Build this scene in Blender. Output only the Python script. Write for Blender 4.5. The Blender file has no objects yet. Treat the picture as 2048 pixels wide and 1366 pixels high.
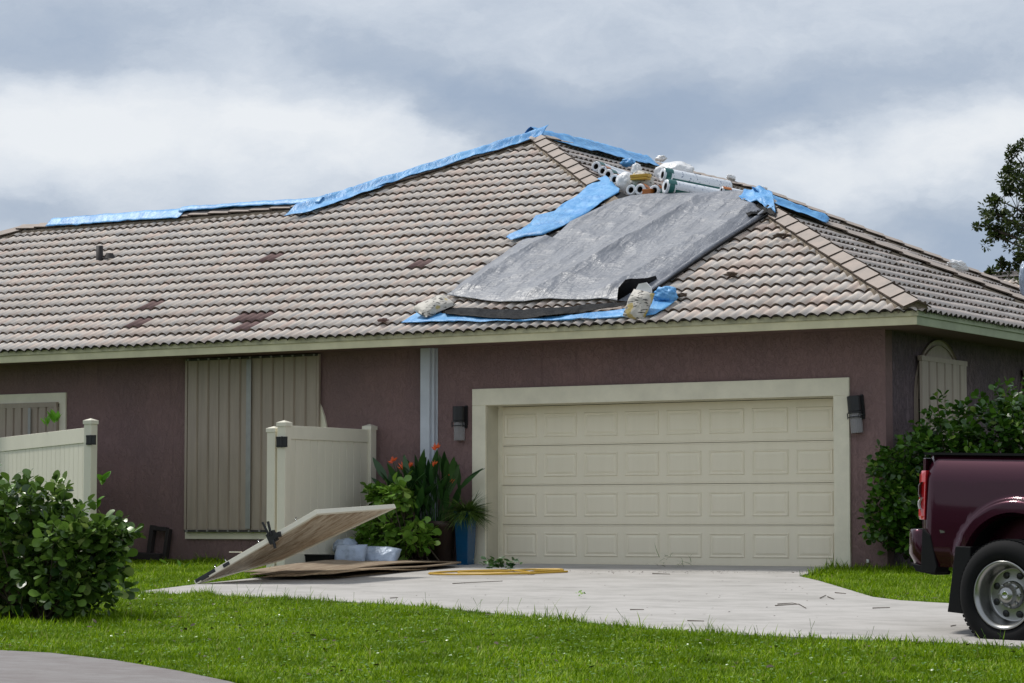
import bpy, bmesh, math, random
import numpy as np
from mathutils import Vector, Matrix, noise
random.seed(7); rng = np.random.default_rng(7)
S = bpy.context.scene
COL = S.collection
R = math.radians
T = 0.48                      # roof pitch (tan)
OV = 0.686                    # eave overhang
ZB, ZT = 2.806, 2.955         # fascia bottom / top
# ------------------------------------------------------------------ camera
F_PX, YAW, PIT = 5211.34, 0.5508, 0.0689
CAM = np.array([12.2849, -28.4032, 0.5618])
FW = np.array([-math.sin(YAW)*math.cos(PIT), math.cos(YAW)*math.cos(PIT), math.sin(PIT)])
RT = np.array([math.cos(YAW), math.sin(YAW), 0.0])
UP = np.cross(RT, FW)
cam = bpy.data.cameras.new("camera"); camo = bpy.data.objects.new("camera", cam); COL.objects.link(camo)
cam.sensor_width = 36; cam.lens = F_PX*36/2048; cam.clip_end = 3000; cam.clip_start = 0.5
m = Matrix(((RT[0], UP[0], -FW[0], CAM[0]), (RT[1], UP[1], -FW[1], CAM[1]), (RT[2], UP[2], -FW[2], CAM[2]), (0, 0, 0, 1)))
camo.matrix_world = m
S.camera = camo
# ------------------------------------------------------------------ view, sky, sun
S.view_settings.view_transform = 'Standard'; S.view_settings.look = 'None'
S.view_settings.exposure = 0.08; S.view_settings.gamma = 1; S.view_settings.use_curve_mapping = False
SUN = Vector((-0.53, 0.03, 0.85)).normalized()
sl = bpy.data.lights.new("sun", 'SUN'); sl.energy = 3.0; sl.angle = R(7); sl.color = (1.0, 0.965, 0.90)
so = bpy.data.objects.new("sun", sl); COL.objects.link(so); so.location = (0, 0, 30)
so.rotation_euler = (-SUN).to_track_quat('-Z', 'Y').to_euler()
W = bpy.data.worlds.new("World"); S.world = W; W.use_nodes = True
nt = W.node_tree; nt.nodes.clear()
class NT:
    """tiny helper to write node trees"""
    def __init__(s, tree): s.t = tree
    def n(s, typ, **kw):
        nd = s.t.nodes.new(typ)
        for k, v in kw.items():
            if k.startswith('i_'):
                key = k[2:]
                key = int(key) if key.isdigit() else key.replace('_', ' ')
                s.set(nd, key, v)
            else: setattr(nd, k, v)
        return nd
    def set(s, nd, key, v):
        if isinstance(v, bpy.types.NodeSocket): s.t.links.new(v, nd.inputs[key])
        else: nd.inputs[key].default_value = v
    def math(s, op, a, b=0.0, c=0.0, clamp=False):
        nd = s.t.nodes.new('ShaderNodeMath'); nd.operation = op; nd.use_clamp = clamp
        for i, v in enumerate((a, b, c)): s.set(nd, i, v)
        return nd.outputs[0]
    def mix(s, f, a, b, blend='MIX'):
        nd = s.t.nodes.new('ShaderNodeMix'); nd.data_type = 'RGBA'; nd.blend_type = blend
        s.set(nd, 0, f)
        for k, v in ((6, a), (7, b)):
            if not isinstance(v, bpy.types.NodeSocket) and len(v) == 3: v = (*v, 1)
            s.set(nd, k, v)
        return nd.outputs[2]
    def noise(s, vec, scale, detail=4, rough=0.5, dist=0.0, dim='3D'):
        nd = s.t.nodes.new('ShaderNodeTexNoise'); nd.noise_dimensions = dim
        if vec is not None: s.t.links.new(vec, nd.inputs['Vector'])
        for k, v in (('Scale', scale), ('Detail', detail), ('Roughness', rough), ('Distortion', dist)): s.set(nd, k, v)
        return nd.outputs['Fac']
    def ramp(s, f, stops, interp='LINEAR'):
        nd = s.t.nodes.new('ShaderNodeValToRGB'); nd.color_ramp.interpolation = interp
        e = nd.color_ramp.elements
        while len(e) > 1: e.remove(e[0])
        for i, (p, c) in enumerate(stops):
            if i == 0: e[0].position = p; el = e[0]
            else: el = e.new(p)
            if isinstance(c, (int, float)): c = (c, c, c)
            el.color = (*c[:3], 1)
        s.set(nd, 0, f)
        return nd.outputs[0]
    def mapping(s, vec, scale=(1, 1, 1), rot=(0, 0, 0), loc=(0, 0, 0)):
        nd = s.t.nodes.new('ShaderNodeMapping')
        s.t.links.new(vec, nd.inputs[0]); nd.inputs[1].default_value = loc; nd.inputs[2].default_value = rot; nd.inputs[3].default_value = scale
        return nd.outputs[0]
N = NT(nt)
tc = N.n('ShaderNodeTexCoord').outputs['Generated']
rot = N.n('ShaderNodeVectorRotate', rotation_type='Z_AXIS'); N.set(rot, 'Vector', tc); N.set(rot, 'Angle', -YAW)
sep = N.n('ShaderNodeSeparateXYZ'); N.set(sep, 0, rot.outputs[0])
az = N.math('ARCTAN2', sep.outputs[0], sep.outputs[1])           # azimuth from the house's street side, radians
el = N.math('ARCSINE', sep.outputs[2])
wv = N.n('ShaderNodeCombineXYZ'); N.set(wv, 0, az); N.set(wv, 1, N.math('MULTIPLY', el, 1.9)); N.set(wv, 2, 0.37)
def warp(v, sc, amp, off):
    mp = N.mapping(v, loc=(off, off*0.7, off*1.3))
    nz = N.n('ShaderNodeTexNoise'); N.set(nz, 'Vector', mp); N.set(nz, 'Scale', sc); N.set(nz, 'Detail', 7); N.set(nz, 'Roughness', 0.58)
    sb = N.n('ShaderNodeVectorMath', operation='SUBTRACT'); N.set(sb, 0, nz.outputs['Color']); sb.inputs[1].default_value = (0.5, 0.5, 0.5)
    ms = N.n('ShaderNodeVectorMath', operation='SCALE'); N.set(ms, 0, sb.outputs[0]); N.set(ms, 'Scale', amp)
    ad = N.n('ShaderNodeVectorMath', operation='ADD'); N.set(ad, 0, v); N.set(ad, 1, ms.outputs[0])
    return ad.outputs[0]
wv2 = warp(wv.outputs[0], 17, 0.072, 3.1)
sp2 = N.n('ShaderNodeSeparateXYZ'); N.set(sp2, 0, wv2)
A2, E2 = sp2.outputs[0], N.math('DIVIDE', sp2.outputs[1], 1.9)
def pxang(px, py):
    d = FW*F_PX + RT*(px-1024) - UP*(py-683); d /= np.linalg.norm(d)
    x = d @ RT; y = d @ np.array([-math.sin(YAW), math.cos(YAW), 0])
    return math.atan2(x, y), math.asin(d[2])
def blob(px, py, sx, sy, tilt=0.0):
    a0, e0 = pxang(px, py)
    da = N.math('SUBTRACT', A2, a0); de = N.math('SUBTRACT', E2, e0)
    ct, st = math.cos(tilt), math.sin(tilt)
    u = N.math('ADD', N.math('MULTIPLY', da, ct), N.math('MULTIPLY', de, st))
    v = N.math('SUBTRACT', N.math('MULTIPLY', de, ct), N.math('MULTIPLY', da, st))
    u = N.math('DIVIDE', u, sx/F_PX); v = N.math('DIVIDE', v, sy/F_PX)
    r2 = N.math('ADD', N.math('MULTIPLY', u, u), N.math('MULTIPLY', v, v))
    return N.math('EXPONENT', N.math('MULTIPLY', r2, -1.0))
# brightness of the cloud field: base + banks seen over the roof
br = N.math('MULTIPLY_ADD', N.noise(wv.outputs[0], 5.0, 6, 0.55), 0.42, 0.40)
for (px, py, sx, sy, tl, amp) in (
        (1250, 240, 480, 85, -0.05, -0.44), (1750, 165, 420, 65, 0.06, -0.22), (1024, 30, 1500, 90, 0.0, -0.10), (820, 150, 300, 50, -0.30, -0.22),
        (150, 95, 230, 75, 0.0, -0.26), (480, 70, 260, 60, 0.15, 0.12), (1350, 30, 500, 55, 0.0, 0.08),
        (150, 245, 260, 80, 0.0, 0.40), (570, 250, 170, 70, -0.2, 0.36), (850, 300, 240, 60, -0.25, 0.28),
        (70, 430, 130, 45, 0.0, -0.22), (400, 400, 300, 55, 0.05, -0.06), (1850, 285, 330, 75, 0.10, 0.40),
        (250, 330, 420, 60, 0.03, 0.12), (1980, 490, 260, 85, -0.35, -0.42), (1560, 330, 160, 40, -0.2, 0.18), (1400, 300, 120, 30, -0.2, -0.15)):
    br = N.math('MULTIPLY_ADD', blob(px, py, sx, sy, tl), amp, br)
det = N.noise(wv2, 30, 9, 0.64)
br = N.math('ADD', br, N.math('MULTIPLY', N.math('SUBTRACT', det, 0.5), 0.38))
cc = N.ramp(br, [(0.0, (0.30, 0.38, 0.51)), (0.20, (0.345, 0.42, 0.54)), (0.42, (0.435, 0.50, 0.60)), (0.60, (0.58, 0.635, 0.715)),
                 (0.78, (0.71, 0.75, 0.805)), (0.97, (0.81, 0.835, 0.865))])
sky = N.n('ShaderNodeTexSky', sky_type='NISHITA', sun_disc=False, sun_elevation=math.asin(SUN.z), sun_rotation=math.atan2(SUN.x, SUN.y))
bg1 = N.n('ShaderNodeBackground'); N.set(bg1, 'Color', sky.outputs[0]); bg1.inputs['Strength'].default_value = 0.10
bg2 = N.n('ShaderNodeBackground'); N.set(bg2, 'Color', cc); bg2.inputs['Strength'].default_value = 1.0
mx = N.n('ShaderNodeMixShader'); mx.inputs[0].default_value = 0.93
nt.links.new(bg1.outputs[0], mx.inputs[1]); nt.links.new(bg2.outputs[0], mx.inputs[2])
wo = N.n('ShaderNodeOutputWorld'); nt.links.new(mx.outputs[0], wo.inputs[0])

# ------------------------------------------------------------------ placing helpers
def ray(px, py):
    d = FW*F_PX + RT*(px-1024) - UP*(py-683); return d/np.linalg.norm(d)
def on(px, py, n, c):
    d = ray(px, py); n = np.array(n, float); return CAM + d*((c-n@CAM)/(n@d))
GK = 0.048
def gz(y): return GK*max(-35.0, min(0.0, y))
def G(px, py, h=0.0): return on(px, py, (0, -GK, 1), h)
def P1(px, py, off=0.1): return on(px, py, (0, -T, 1), ZT+T*OV+off)
def FWALL(px, py, y=0.0): return on(px, py, (0, 1, 0), y)
def SWALL(px, py, x=0.0): return on(px, py, (1, 0, 0), x)
# ------------------------------------------------------------------ materials
def mat(name, col, rough=0.7, var=0.15, vscale=6.0, bump=0.0, bscale=40.0, metal=0.0, spec=0.5, coat=0.0, col2=None, stretch=(1, 1, 1), fn=None, trans=0.0):
    M = bpy.data.materials.new(name); M.use_nodes = True
    t = M.node_tree; b = t.nodes['Principled BSDF']; n = NT(t)
    pos = n.n('ShaderNodeNewGeometry').outputs['Position']
    v = n.mapping(pos, scale=stretch)
    c1 = (*col, 1)
    c2 = (*(col2 if col2 else tuple(x*(1-var*1.6) for x in col)), 1)
    nz = n.noise(v, vscale, 5, 0.6)
    f = n.ramp(nz, [(0.32, 0.0), (0.68, 1.0)])
    cout = n.mix(f, c1, c2)
    fine = n.noise(v, vscale*9, 3, 0.6)
    cout = n.mix(n.math('MULTIPLY', fine, var), cout, tuple(x*0.55 for x in col))
    b.inputs['Roughness'].default_value = rough; b.inputs['Metallic'].default_value = metal
    b.inputs['Specular IOR Level'].default_value = spec
    b.inputs['Coat Weight'].default_value = coat; b.inputs['Coat Roughness'].default_value = 0.04
    if trans: b.inputs['Transmission Weight'].default_value = trans
    if fn:
        r = fn(n, pos, cout, b)
        if r is not None: cout = r
    t.links.new(cout, b.inputs['Base Color'])
    if bump:
        bn = n.n('ShaderNodeBump'); bn.inputs['Strength'].default_value = 1.0; bn.inputs['Distance'].default_value = bump
        n.set(bn, 'Height', n.noise(v, bscale, 6, 0.62)); t.links.new(bn.outputs[0], b.inputs['Normal'])
    return M
def f_tile(n, pos, c, b):
    # clay and grey flash running up each tile, plus weathering
    v = n.mapping(pos, scale=(6.3, 1.7, 1.7)); a = n.noise(v, 1.0, 2, 0.5)
    v2 = n.mapping(pos, scale=(19, 1.6, 1.6)); a2 = n.noise(v2, 1.0, 3, 0.6)
    col = n.ramp(a, [(0.32, (0.69, 0.545, 0.47)), (0.43, (0.72, 0.61, 0.53)), (0.52, (0.62, 0.58, 0.545)), (0.61, (0.73, 0.64, 0.56)), (0.70, (0.58, 0.545, 0.52))])
    col = n.mix(n.ramp(a2, [(0.45, 0.0), (0.75, 0.6)]), col, (0.42, 0.385, 0.355))
    big = n.noise(pos, 0.55, 4, 0.6)
    col = n.mix(n.ramp(big, [(0.42, 0.0), (0.75, 0.35)]), col, (0.50, 0.42, 0.36))
    sp = n.noise(pos, 38, 3, 0.7)
    col = n.mix(n.ramp(sp, [(0.62, 0.0), (0.74, 0.45)]), col, (0.22, 0.18, 0.15))
    att = n.n('ShaderNodeAttribute'); att.attribute_name = 'dark'
    col = n.mix(att.outputs['Fac'], col, (0.155, 0.095, 0.09))
    return col
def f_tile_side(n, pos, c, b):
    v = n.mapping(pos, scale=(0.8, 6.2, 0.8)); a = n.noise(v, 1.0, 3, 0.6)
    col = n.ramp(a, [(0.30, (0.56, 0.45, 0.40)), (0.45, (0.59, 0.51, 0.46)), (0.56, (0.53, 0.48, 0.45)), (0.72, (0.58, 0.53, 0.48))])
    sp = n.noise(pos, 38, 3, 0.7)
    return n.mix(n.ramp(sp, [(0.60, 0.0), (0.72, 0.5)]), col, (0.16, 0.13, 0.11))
def f_wall(n, pos, c, b):
    a = n.noise(pos, 1.1, 5, 0.6)
    col = n.mix(n.ramp(a, [(0.35, 0.0), (0.7, 1.0)]), (0.255, 0.165, 0.158), (0.205, 0.138, 0.136))
    s = n.noise(n.mapping(pos, scale=(1, 1, 0.35)), 14, 6, 0.75)
    col = n.mix(n.ramp(s, [(0.60, 0.0), (0.72, 0.45)]), col, (0.09, 0.06, 0.06))
    sz = n.n('ShaderNodeSeparateXYZ'); n.set(sz, 0, pos)
    dirt = n.math('MULTIPLY', n.math('SUBTRACT', 1.0, n.math('MULTIPLY', sz.outputs[2], 3.2), clamp=True), n.ramp(n.noise(pos, 5, 5, .7), [(.35, .2), (.65, .9)]))
    col = n.mix(n.math('MULTIPLY', dirt, 0.6), col, (0.085, 0.07, 0.055))
    stk = n.ramp(n.noise(n.mapping(pos, scale=(5, 5, .35)), 1.5, 5, .7), [(.58, 0.0), (.75, .5)])
    col = n.mix(stk, col, (0.12, 0.078, 0.078))
    bn = n.n('ShaderNodeBump'); bn.inputs['Strength'].default_value = 1.0; bn.inputs['Distance'].default_value = 0.005
    w = n.noise(n.mapping(pos, scale=(1, 1, 0.55)), 17, 7, 0.7, 1.2)
    n.set(bn, 'Height', n.ramp(w, [(0.40, 0.0), (0.55, 1.0)])); n.t.links.new(bn.outputs[0], b.inputs['Normal'])
    return col
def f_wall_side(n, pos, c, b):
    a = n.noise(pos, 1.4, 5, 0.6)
    col = n.mix(n.ramp(a, [(0.35, 0.0), (0.7, 1.0)]), (0.20, 0.148, 0.160), (0.15, 0.120, 0.135))  # bluish grey of the sky light painted into the stucco tones
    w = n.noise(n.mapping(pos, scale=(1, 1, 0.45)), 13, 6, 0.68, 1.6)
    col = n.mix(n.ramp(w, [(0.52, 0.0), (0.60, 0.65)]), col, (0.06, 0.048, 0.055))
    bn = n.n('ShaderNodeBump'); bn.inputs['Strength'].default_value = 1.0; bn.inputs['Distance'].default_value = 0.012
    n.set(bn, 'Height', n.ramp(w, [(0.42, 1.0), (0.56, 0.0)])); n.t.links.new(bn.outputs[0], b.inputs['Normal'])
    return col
def f_conc(n, pos, c, b):
    a = n.noise(n.mapping(pos, scale=(0.8, 1.6, 1)), 1.6, 6, 0.65)
    col = n.mix(n.ramp(a, [(0.42, 0.0), (0.66, 1.0)]), (0.44, 0.42, 0.40), (0.35, 0.335, 0.315))
    s = n.noise(pos, 60, 4, 0.7)
    col = n.mix(n.ramp(s, [(0.55, 0.0), (0.75, 0.4)]), col, (0.25, 0.24, 0.22))
    st = n.noise(n.mapping(pos, scale=(1.6, 5.0, 1), rot=(0, 0, 0.5)), 0.9, 6, 0.72)
    return n.mix(n.ramp(st, [(0.52, 0.0), (0.70, 0.55)]), col, (0.24, 0.23, 0.215))
def f_door(n, pos, c, b):
    v = n.mapping(pos, scale=(3, 1, 0.25)); a = n.noise(v, 2.2, 5, 0.7)
    col = n.mix(n.ramp(a, [(0.45, 0.0), (0.8, 0.45)]), (0.84, 0.775, 0.61), (0.76, 0.695, 0.53))
    s = n.noise(pos, 16, 5, 0.8)
    return n.mix(n.ramp(s, [(0.71, 0.0), (0.74, 0.5)]), col, (0.25, 0.20, 0.14))
def f_grey_tarp(n, pos, c, b):
    a = n.noise(n.mapping(pos, scale=(1.3, .5, .5)), 3.5, 7, 0.66); b.inputs['Roughness'].default_value = 0.42
    col = n.mix(n.ramp(a, [(0.35, 0), (0.65, 1)]), (0.145, 0.153, 0.178), (0.20, 0.21, 0.238))
    bn = n.n('ShaderNodeBump'); bn.inputs['Strength'].default_value = 1.0; bn.inputs['Distance'].default_value = 0.034
    w1 = n.noise(n.mapping(pos, scale=(1.3, 0.35, 0.35)), 6, 3, 0.5, 0.3)
    w2 = n.noise(n.mapping(pos, scale=(.55, 1.5, 1.5)), 17, 4, 0.6, 0.5)
    n.set(bn, 'Height', n.math('MULTIPLY_ADD', w2, 0.45, w1)); n.t.links.new(bn.outputs[0], b.inputs['Normal'])
    return col
def f_blue_tarp(n, pos, c, b):
    a = n.noise(pos, 5, 5, 0.6)
    col = n.mix(n.ramp(a, [(0.35, 0), (0.7, 1)]), (0.055, 0.26, 0.58), (0.17, 0.43, 0.74))
    # black print on the sheet: broken strokes in patches
    k = n.noise(n.mapping(pos, scale=(26, 26, 40)), 1.0, 2, 0.5, 2.0)
    k = n.ramp(k, [(0.485, 0.0), (0.50, 1.0), (0.515, 1.0), (0.53, 0.0)])
    p = n.ramp(n.noise(pos, 0.9, 2, 0.4), [(0.50, 0.0), (0.54, 1.0)])
    col = n.mix(n.math('MULTIPLY', n.math('MULTIPLY', k, p), 0.85), col, (0.02, 0.03, 0.06))
    bn = n.n('ShaderNodeBump'); b.inputs['Roughness'].default_value = 0.48; bn.inputs['Strength'].default_value = 1.0; bn.inputs['Distance'].default_value = 0.022
    n.set(bn, 'Height', n.noise(n.mapping(pos, scale=(1.6, .7, 1.0), rot=(0, 0, .5)), 6, 4, 0.6, 0.6)); n.t.links.new(bn.outputs[0], b.inputs['Normal'])
    return col
def f_wood(n, pos, c, b):
    v = n.mapping(pos, scale=(18, 2.0, 18)); a = n.noise(v, 1.0, 6, 0.7, 0.6)
    return n.mix(n.ramp(a, [(0.35, 0), (0.65, 1)]), c, (0.16, 0.10, 0.06))
def f_gate_under(n, pos, c, b):
    v = n.mapping(pos, scale=(2.2, 9, 2.2), rot=(0, 0, 0.25)); a = n.noise(v, 1.6, 7, 0.75, 0.4)
    return n.mix(n.ramp(a, [(0.38, 0), (0.62, 1)]), (0.62, 0.54, 0.42), (0.24, 0.15, 0.075))  # lengthwise grain, plus underside shading and brown reflection painted into the cream
def f_bag(n, pos, c, b):
    k = n.noise(n.mapping(pos, scale=(16, 16, 60)), 1.0, 2, 0.5)
    k = n.ramp(k, [(0.54, 0.0), (0.57, 1.0)])
    p = n.ramp(n.noise(pos, 8, 2, 0.4), [(0.46, 0.0), (0.50, 1.0)])
    col = n.mix(n.math('MULTIPLY', k, p), (0.50, 0.47, 0.42), (0.05, 0.045, 0.04))
    y = n.ramp(n.noise(pos, 5.2, 2, 0.4), [(0.60, 0.0), (0.63, 0.8)])
    return n.mix(y, col, (0.45, 0.33, 0.07))
def f_roll(n, pos, c, b):
    k = n.noise(n.mapping(pos, scale=(22, 30, 26)), 1.0, 3, 0.6)
    k = n.ramp(k, [(0.60, 0.0), (0.63, 1.0)])
    col = n.mix(n.math('MULTIPLY', k, 0.8), (0.72, 0.75, 0.80), (0.12, 0.16, 0.28))
    return col
def f_leaf(lo, hi, yel=None):
    def f(n, pos, c, b):
        g = n.n('ShaderNodeNewGeometry')
        a = g.outputs['Random Per Island']
        oi = n.n('ShaderNodeObjectInfo').outputs['Random']
        s = n.math('FRACT', n.math('ADD', a, oi))
        col = n.ramp(s, [(0.0, lo), (0.6, tuple((x+y)/2 for x, y in zip(lo, hi))), (1.0, hi)])
        if yel: col = n.mix(n.ramp(s, [(0.93, 0.0), (0.95, 1.0)]), col, yel)
        b.inputs['Subsurface Weight'].default_value = 0.0
        # light passes through the blade
        tr = n.n('ShaderNodeBsdfTranslucent'); n.t.links.new(n.mix(0.4, col, (0.10, 0.16, 0.02)), tr.inputs['Color'])
        mxs = n.n('ShaderNodeMixShader'); mxs.inputs[0].default_value = 0.22
        out = [x for x in n.t.nodes if x.type == 'OUTPUT_MATERIAL'][0]
        n.t.links.new(b.outputs[0], mxs.inputs[1]); n.t.links.new(tr.outputs[0], mxs.inputs[2]); n.t.links.new(mxs.outputs[0], out.inputs[0])
        return col
    return f
def f_grass(n, pos, c, b):
    a = n.noise(pos, 1.3, 5, 0.6); g = n.n('ShaderNodeNewGeometry').outputs['Random Per Island']
    col = n.ramp(g, [(0.0, (0.060, 0.15, 0.003)), (0.45, (0.20, 0.34, 0.004)), (0.84, (0.36, 0.52, 0.010)), (0.95, (0.50, 0.62, 0.16)), (1.0, (0.42, 0.33, 0.14))])
    col = n.mix(n.ramp(a, [(0.40, 0.0), (0.62, 0.75)]), col, (0.10, 0.19, 0.003))
    tr = n.n('ShaderNodeBsdfTranslucent'); n.t.links.new(col, tr.inputs['Color'])
    mxs = n.n('ShaderNodeMixShader'); mxs.inputs[0].default_value = 0.35
    out = [x for x in n.t.nodes if x.type == 'OUTPUT_MATERIAL'][0]
    n.t.links.new(b.outputs[0], mxs.inputs[1]); n.t.links.new(tr.outputs[0], mxs.inputs[2]); n.t.links.new(mxs.outputs[0], out.inputs[0])
    return col
def f_mortar(n, pos, c, b):
    return n.mix(n.ramp(n.noise(pos, 14, 6, 0.7), [(0.4, 0), (0.65, 1)]), (0.27, 0.22, 0.165), (0.14, 0.11, 0.085))
M = dict(
    tile=mat('tile', (.42, .35, .3), .85, bump=.004, bscale=70, fn=f_tile, spec=.25),
    tile_side=mat('tile_side', (.42, .35, .3), .85, bump=.004, bscale=70, fn=f_tile_side, spec=.25),
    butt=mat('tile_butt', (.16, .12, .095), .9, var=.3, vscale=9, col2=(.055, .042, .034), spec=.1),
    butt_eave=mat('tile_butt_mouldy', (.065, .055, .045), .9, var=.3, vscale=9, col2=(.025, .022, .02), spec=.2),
    tile_dark=mat('tile_maroon', (.24, .155, .145), .85, var=.2, vscale=12, spec=.25),
    cap=mat('ridge_cap', (.44, .37, .325), .85, var=.2, vscale=5, col2=(.35, .31, .28), bump=.004, bscale=60, spec=.2),
    mortar=mat('mortar', (.2, .16, .12), .95, bump=.01, bscale=30, fn=f_mortar),
    deck=mat('roof_deck', (.06, .05, .045), .9),
    cream=mat('cream_paint', (.62, .585, .46), .6, var=.10, vscale=2.5, bump=.0015, bscale=60),
    fascia=mat('fascia_paint', (.72, .67, .45), .6, var=.13, vscale=3, stretch=(1, 1, 1)),
    fascia_top=mat('fascia_drip_board', (.62, .58, .38), .65, var=.25, vscale=7, col2=(.28, .27, .18)),
    fascia_side=mat('fascia_side_shade', (.36, .40, .26), .6, var=.15, vscale=3),  # same fascia turned from the sun, its shade painted into the colour
    soffit=mat('soffit', (.17, .10, .09), .8),
    wall=mat('stucco', (.2, .12, .11), .9, fn=f_wall, spec=.12),
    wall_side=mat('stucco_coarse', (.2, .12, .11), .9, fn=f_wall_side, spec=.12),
    door=mat('garage_door_paint', (.6, .56, .46), .45, fn=f_door),
    trim=mat('trim_paint', (.87, .82, .65), .6, var=.10, vscale=3, bump=.0015, bscale=50),
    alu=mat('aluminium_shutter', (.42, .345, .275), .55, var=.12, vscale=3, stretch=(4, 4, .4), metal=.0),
    alu2=mat('aluminium_bright', (.36, .36, .34), .45, var=.1, metal=.3),
    alu_d=mat('track_dark', (.06, .055, .05), .6),
    blueish=mat('downspout_paint', (.56, .60, .66), .5, var=.08, vscale=4),
    vinyl=mat('vinyl', (.80, .76, .63), .38, var=.07, vscale=2, stretch=(1, 1, .5)),
    black=mat('black_metal', (.012, .012, .014), .4, var=.1),
    plastic=mat('black_plastic', (.008, .008, .009), .6, var=.1, spec=.2),
    glass=mat('ribbed_glass', (.50, .48, .49), .15, var=.1, trans=.55),
    grey_tarp=mat('grey_tarp', (.3, .3, .3), .4, fn=f_grey_tarp, spec=.65),
    blue_tarp=mat('blue_tarp', (.1, .4, .8), .42, fn=f_blue_tarp, spec=.5),
    blk_tarp=mat('black_sheet', (.010, .010, .011), .5, spec=.06, var=.3, vscale=8, bump=.02, bscale=9),
    bagm=mat('bag_print', (.5, .5, .4), .6, fn=f_bag, bump=.008, bscale=22),
    film=mat('white_film', (.80, .80, .81), .3, var=.06, vscale=9, bump=.012, bscale=12),
    silver=mat('silver_bag', (.36, .43, .54), .35, var=.12, vscale=7, bump=.012, bscale=18, metal=.15),
    roll=mat('roll_wrap', (.7, .7, .7), .3, fn=f_roll),
    rollg=mat('roll_green', (.015, .14, .13), .3, var=.2),
    rollo=mat('roll_orange', (.55, .17, .03), .4, var=.2),
    core=mat('roll_core', (.02, .017, .015), .8),
    cardboard=mat('card', (.30, .22, .13), .8),
    yellow=mat('yellow_hose', (.55, .33, .03), .4, var=.1),
    blueglaze=mat('blue_glaze', (.010, .070, .16), .15, var=.3, vscale=4, col2=(.006, .075, .17), spec=.5, coat=.2),
    terra=mat('brown_pot', (.045, .026, .018), .6),
    wood=mat('plywood', (.72, .54, .34), .7, fn=f_wood),
    wood2=mat('weathered_plywood', (.36, .29, .20), .8, fn=f_wood),
    gate_under=mat('gate_underside', (.5, .4, .3), .5, fn=f_gate_under),
    darkwood=mat('dark_wood', (.028, .022, .022), .7),
    conc=mat('concrete', (.5, .5, .5), .85, bump=.003, bscale=90, fn=f_conc, spec=.3),
    asph=mat('worn_paving', (.27, .255, .25), .9, var=.3, vscale=2.5, col2=(.20, .175, .17), bump=.006, bscale=70, stretch=(1, 3, 1)),
    soil=mat('turf_soil', (.065, .125, .007), .95, var=.3, vscale=3, col2=(.05, .075, .016), bump=.02, bscale=30),
    grass=mat('grass_blades', (.1, .2, .02), .55, fn=f_grass, spec=.12),
    leafL=mat('clusia_leaf', (.05, .1, .02), .33, fn=f_leaf((.010, .040, .006), (.19, .33, .055), (.36, .46, .13)), spec=.55),
    leafR=mat('hedge_leaf', (.05, .1, .02), .28, fn=f_leaf((.016, .060, .006), (.10, .23, .020), (.24, .36, .06)), spec=.55),
    leafC=mat('shrub_leaf', (.05, .1, .02), .32, fn=f_leaf((.07, .17, .018), (.22, .40, .05), (.32, .46, .10)), spec=.5),
    leafH=mat('heliconia_leaf', (.05, .1, .02), .35, fn=f_leaf((.015, .055, .015), (.05, .14, .03)), spec=.5),
    leafS=mat('spider_leaf', (.05, .1, .02), .45, fn=f_leaf((.04, .09, .012), (.16, .26, .05))),
    leafT=mat('oak_leaf', (.05, .1, .02), .5, fn=f_leaf((.018, .032, .008), (.06, .09, .020), (.11, .13, .04)), spec=.35),
    sprout=mat('sprout_leaf', (.05, .1, .02), .4, fn=f_leaf((.10, .30, .02), (.20, .45, .04))),
    bark=mat('bark', (.10, .08, .06), .9, var=.3),
    twig=mat('twig', (.11, .085, .06), .9, var=.2),
    bract=mat('orange_bract', (.75, .075, .012), .4, var=.15, col2=(.80, .14, .02)),
    paint=mat('maroon_paint', (.042, .003, .014), .26, var=0.0, coat=.6, spec=.3, metal=.6),
    tyre=mat('tyre_rubber', (.008, .008, .009), .8, var=.2, spec=.2),
    rim=mat('rim_metal', (.38, .38, .37), .28, var=.08, metal=.9),
    lampred=mat('tail_lens', (.50, .010, .015), .12, var=.05, coat=.8),
    lampclear=mat('clear_lens', (.5, .48, .48), .12, var=.05, coat=.8),
    lampdark=mat('dark_lens', (.05, .012, .014), .12, var=.05, coat=.8),
    winglass=mat('tinted_glass', (.01, .012, .014), .05, var=.0, coat=1),
    chrome=mat('chrome', (.6, .6, .6), .15, var=.0, metal=1.0),
    white=mat('white_plastic', (.75, .75, .72), .4, var=.05),
)
M['tile'].node_tree.nodes  # keep

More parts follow.
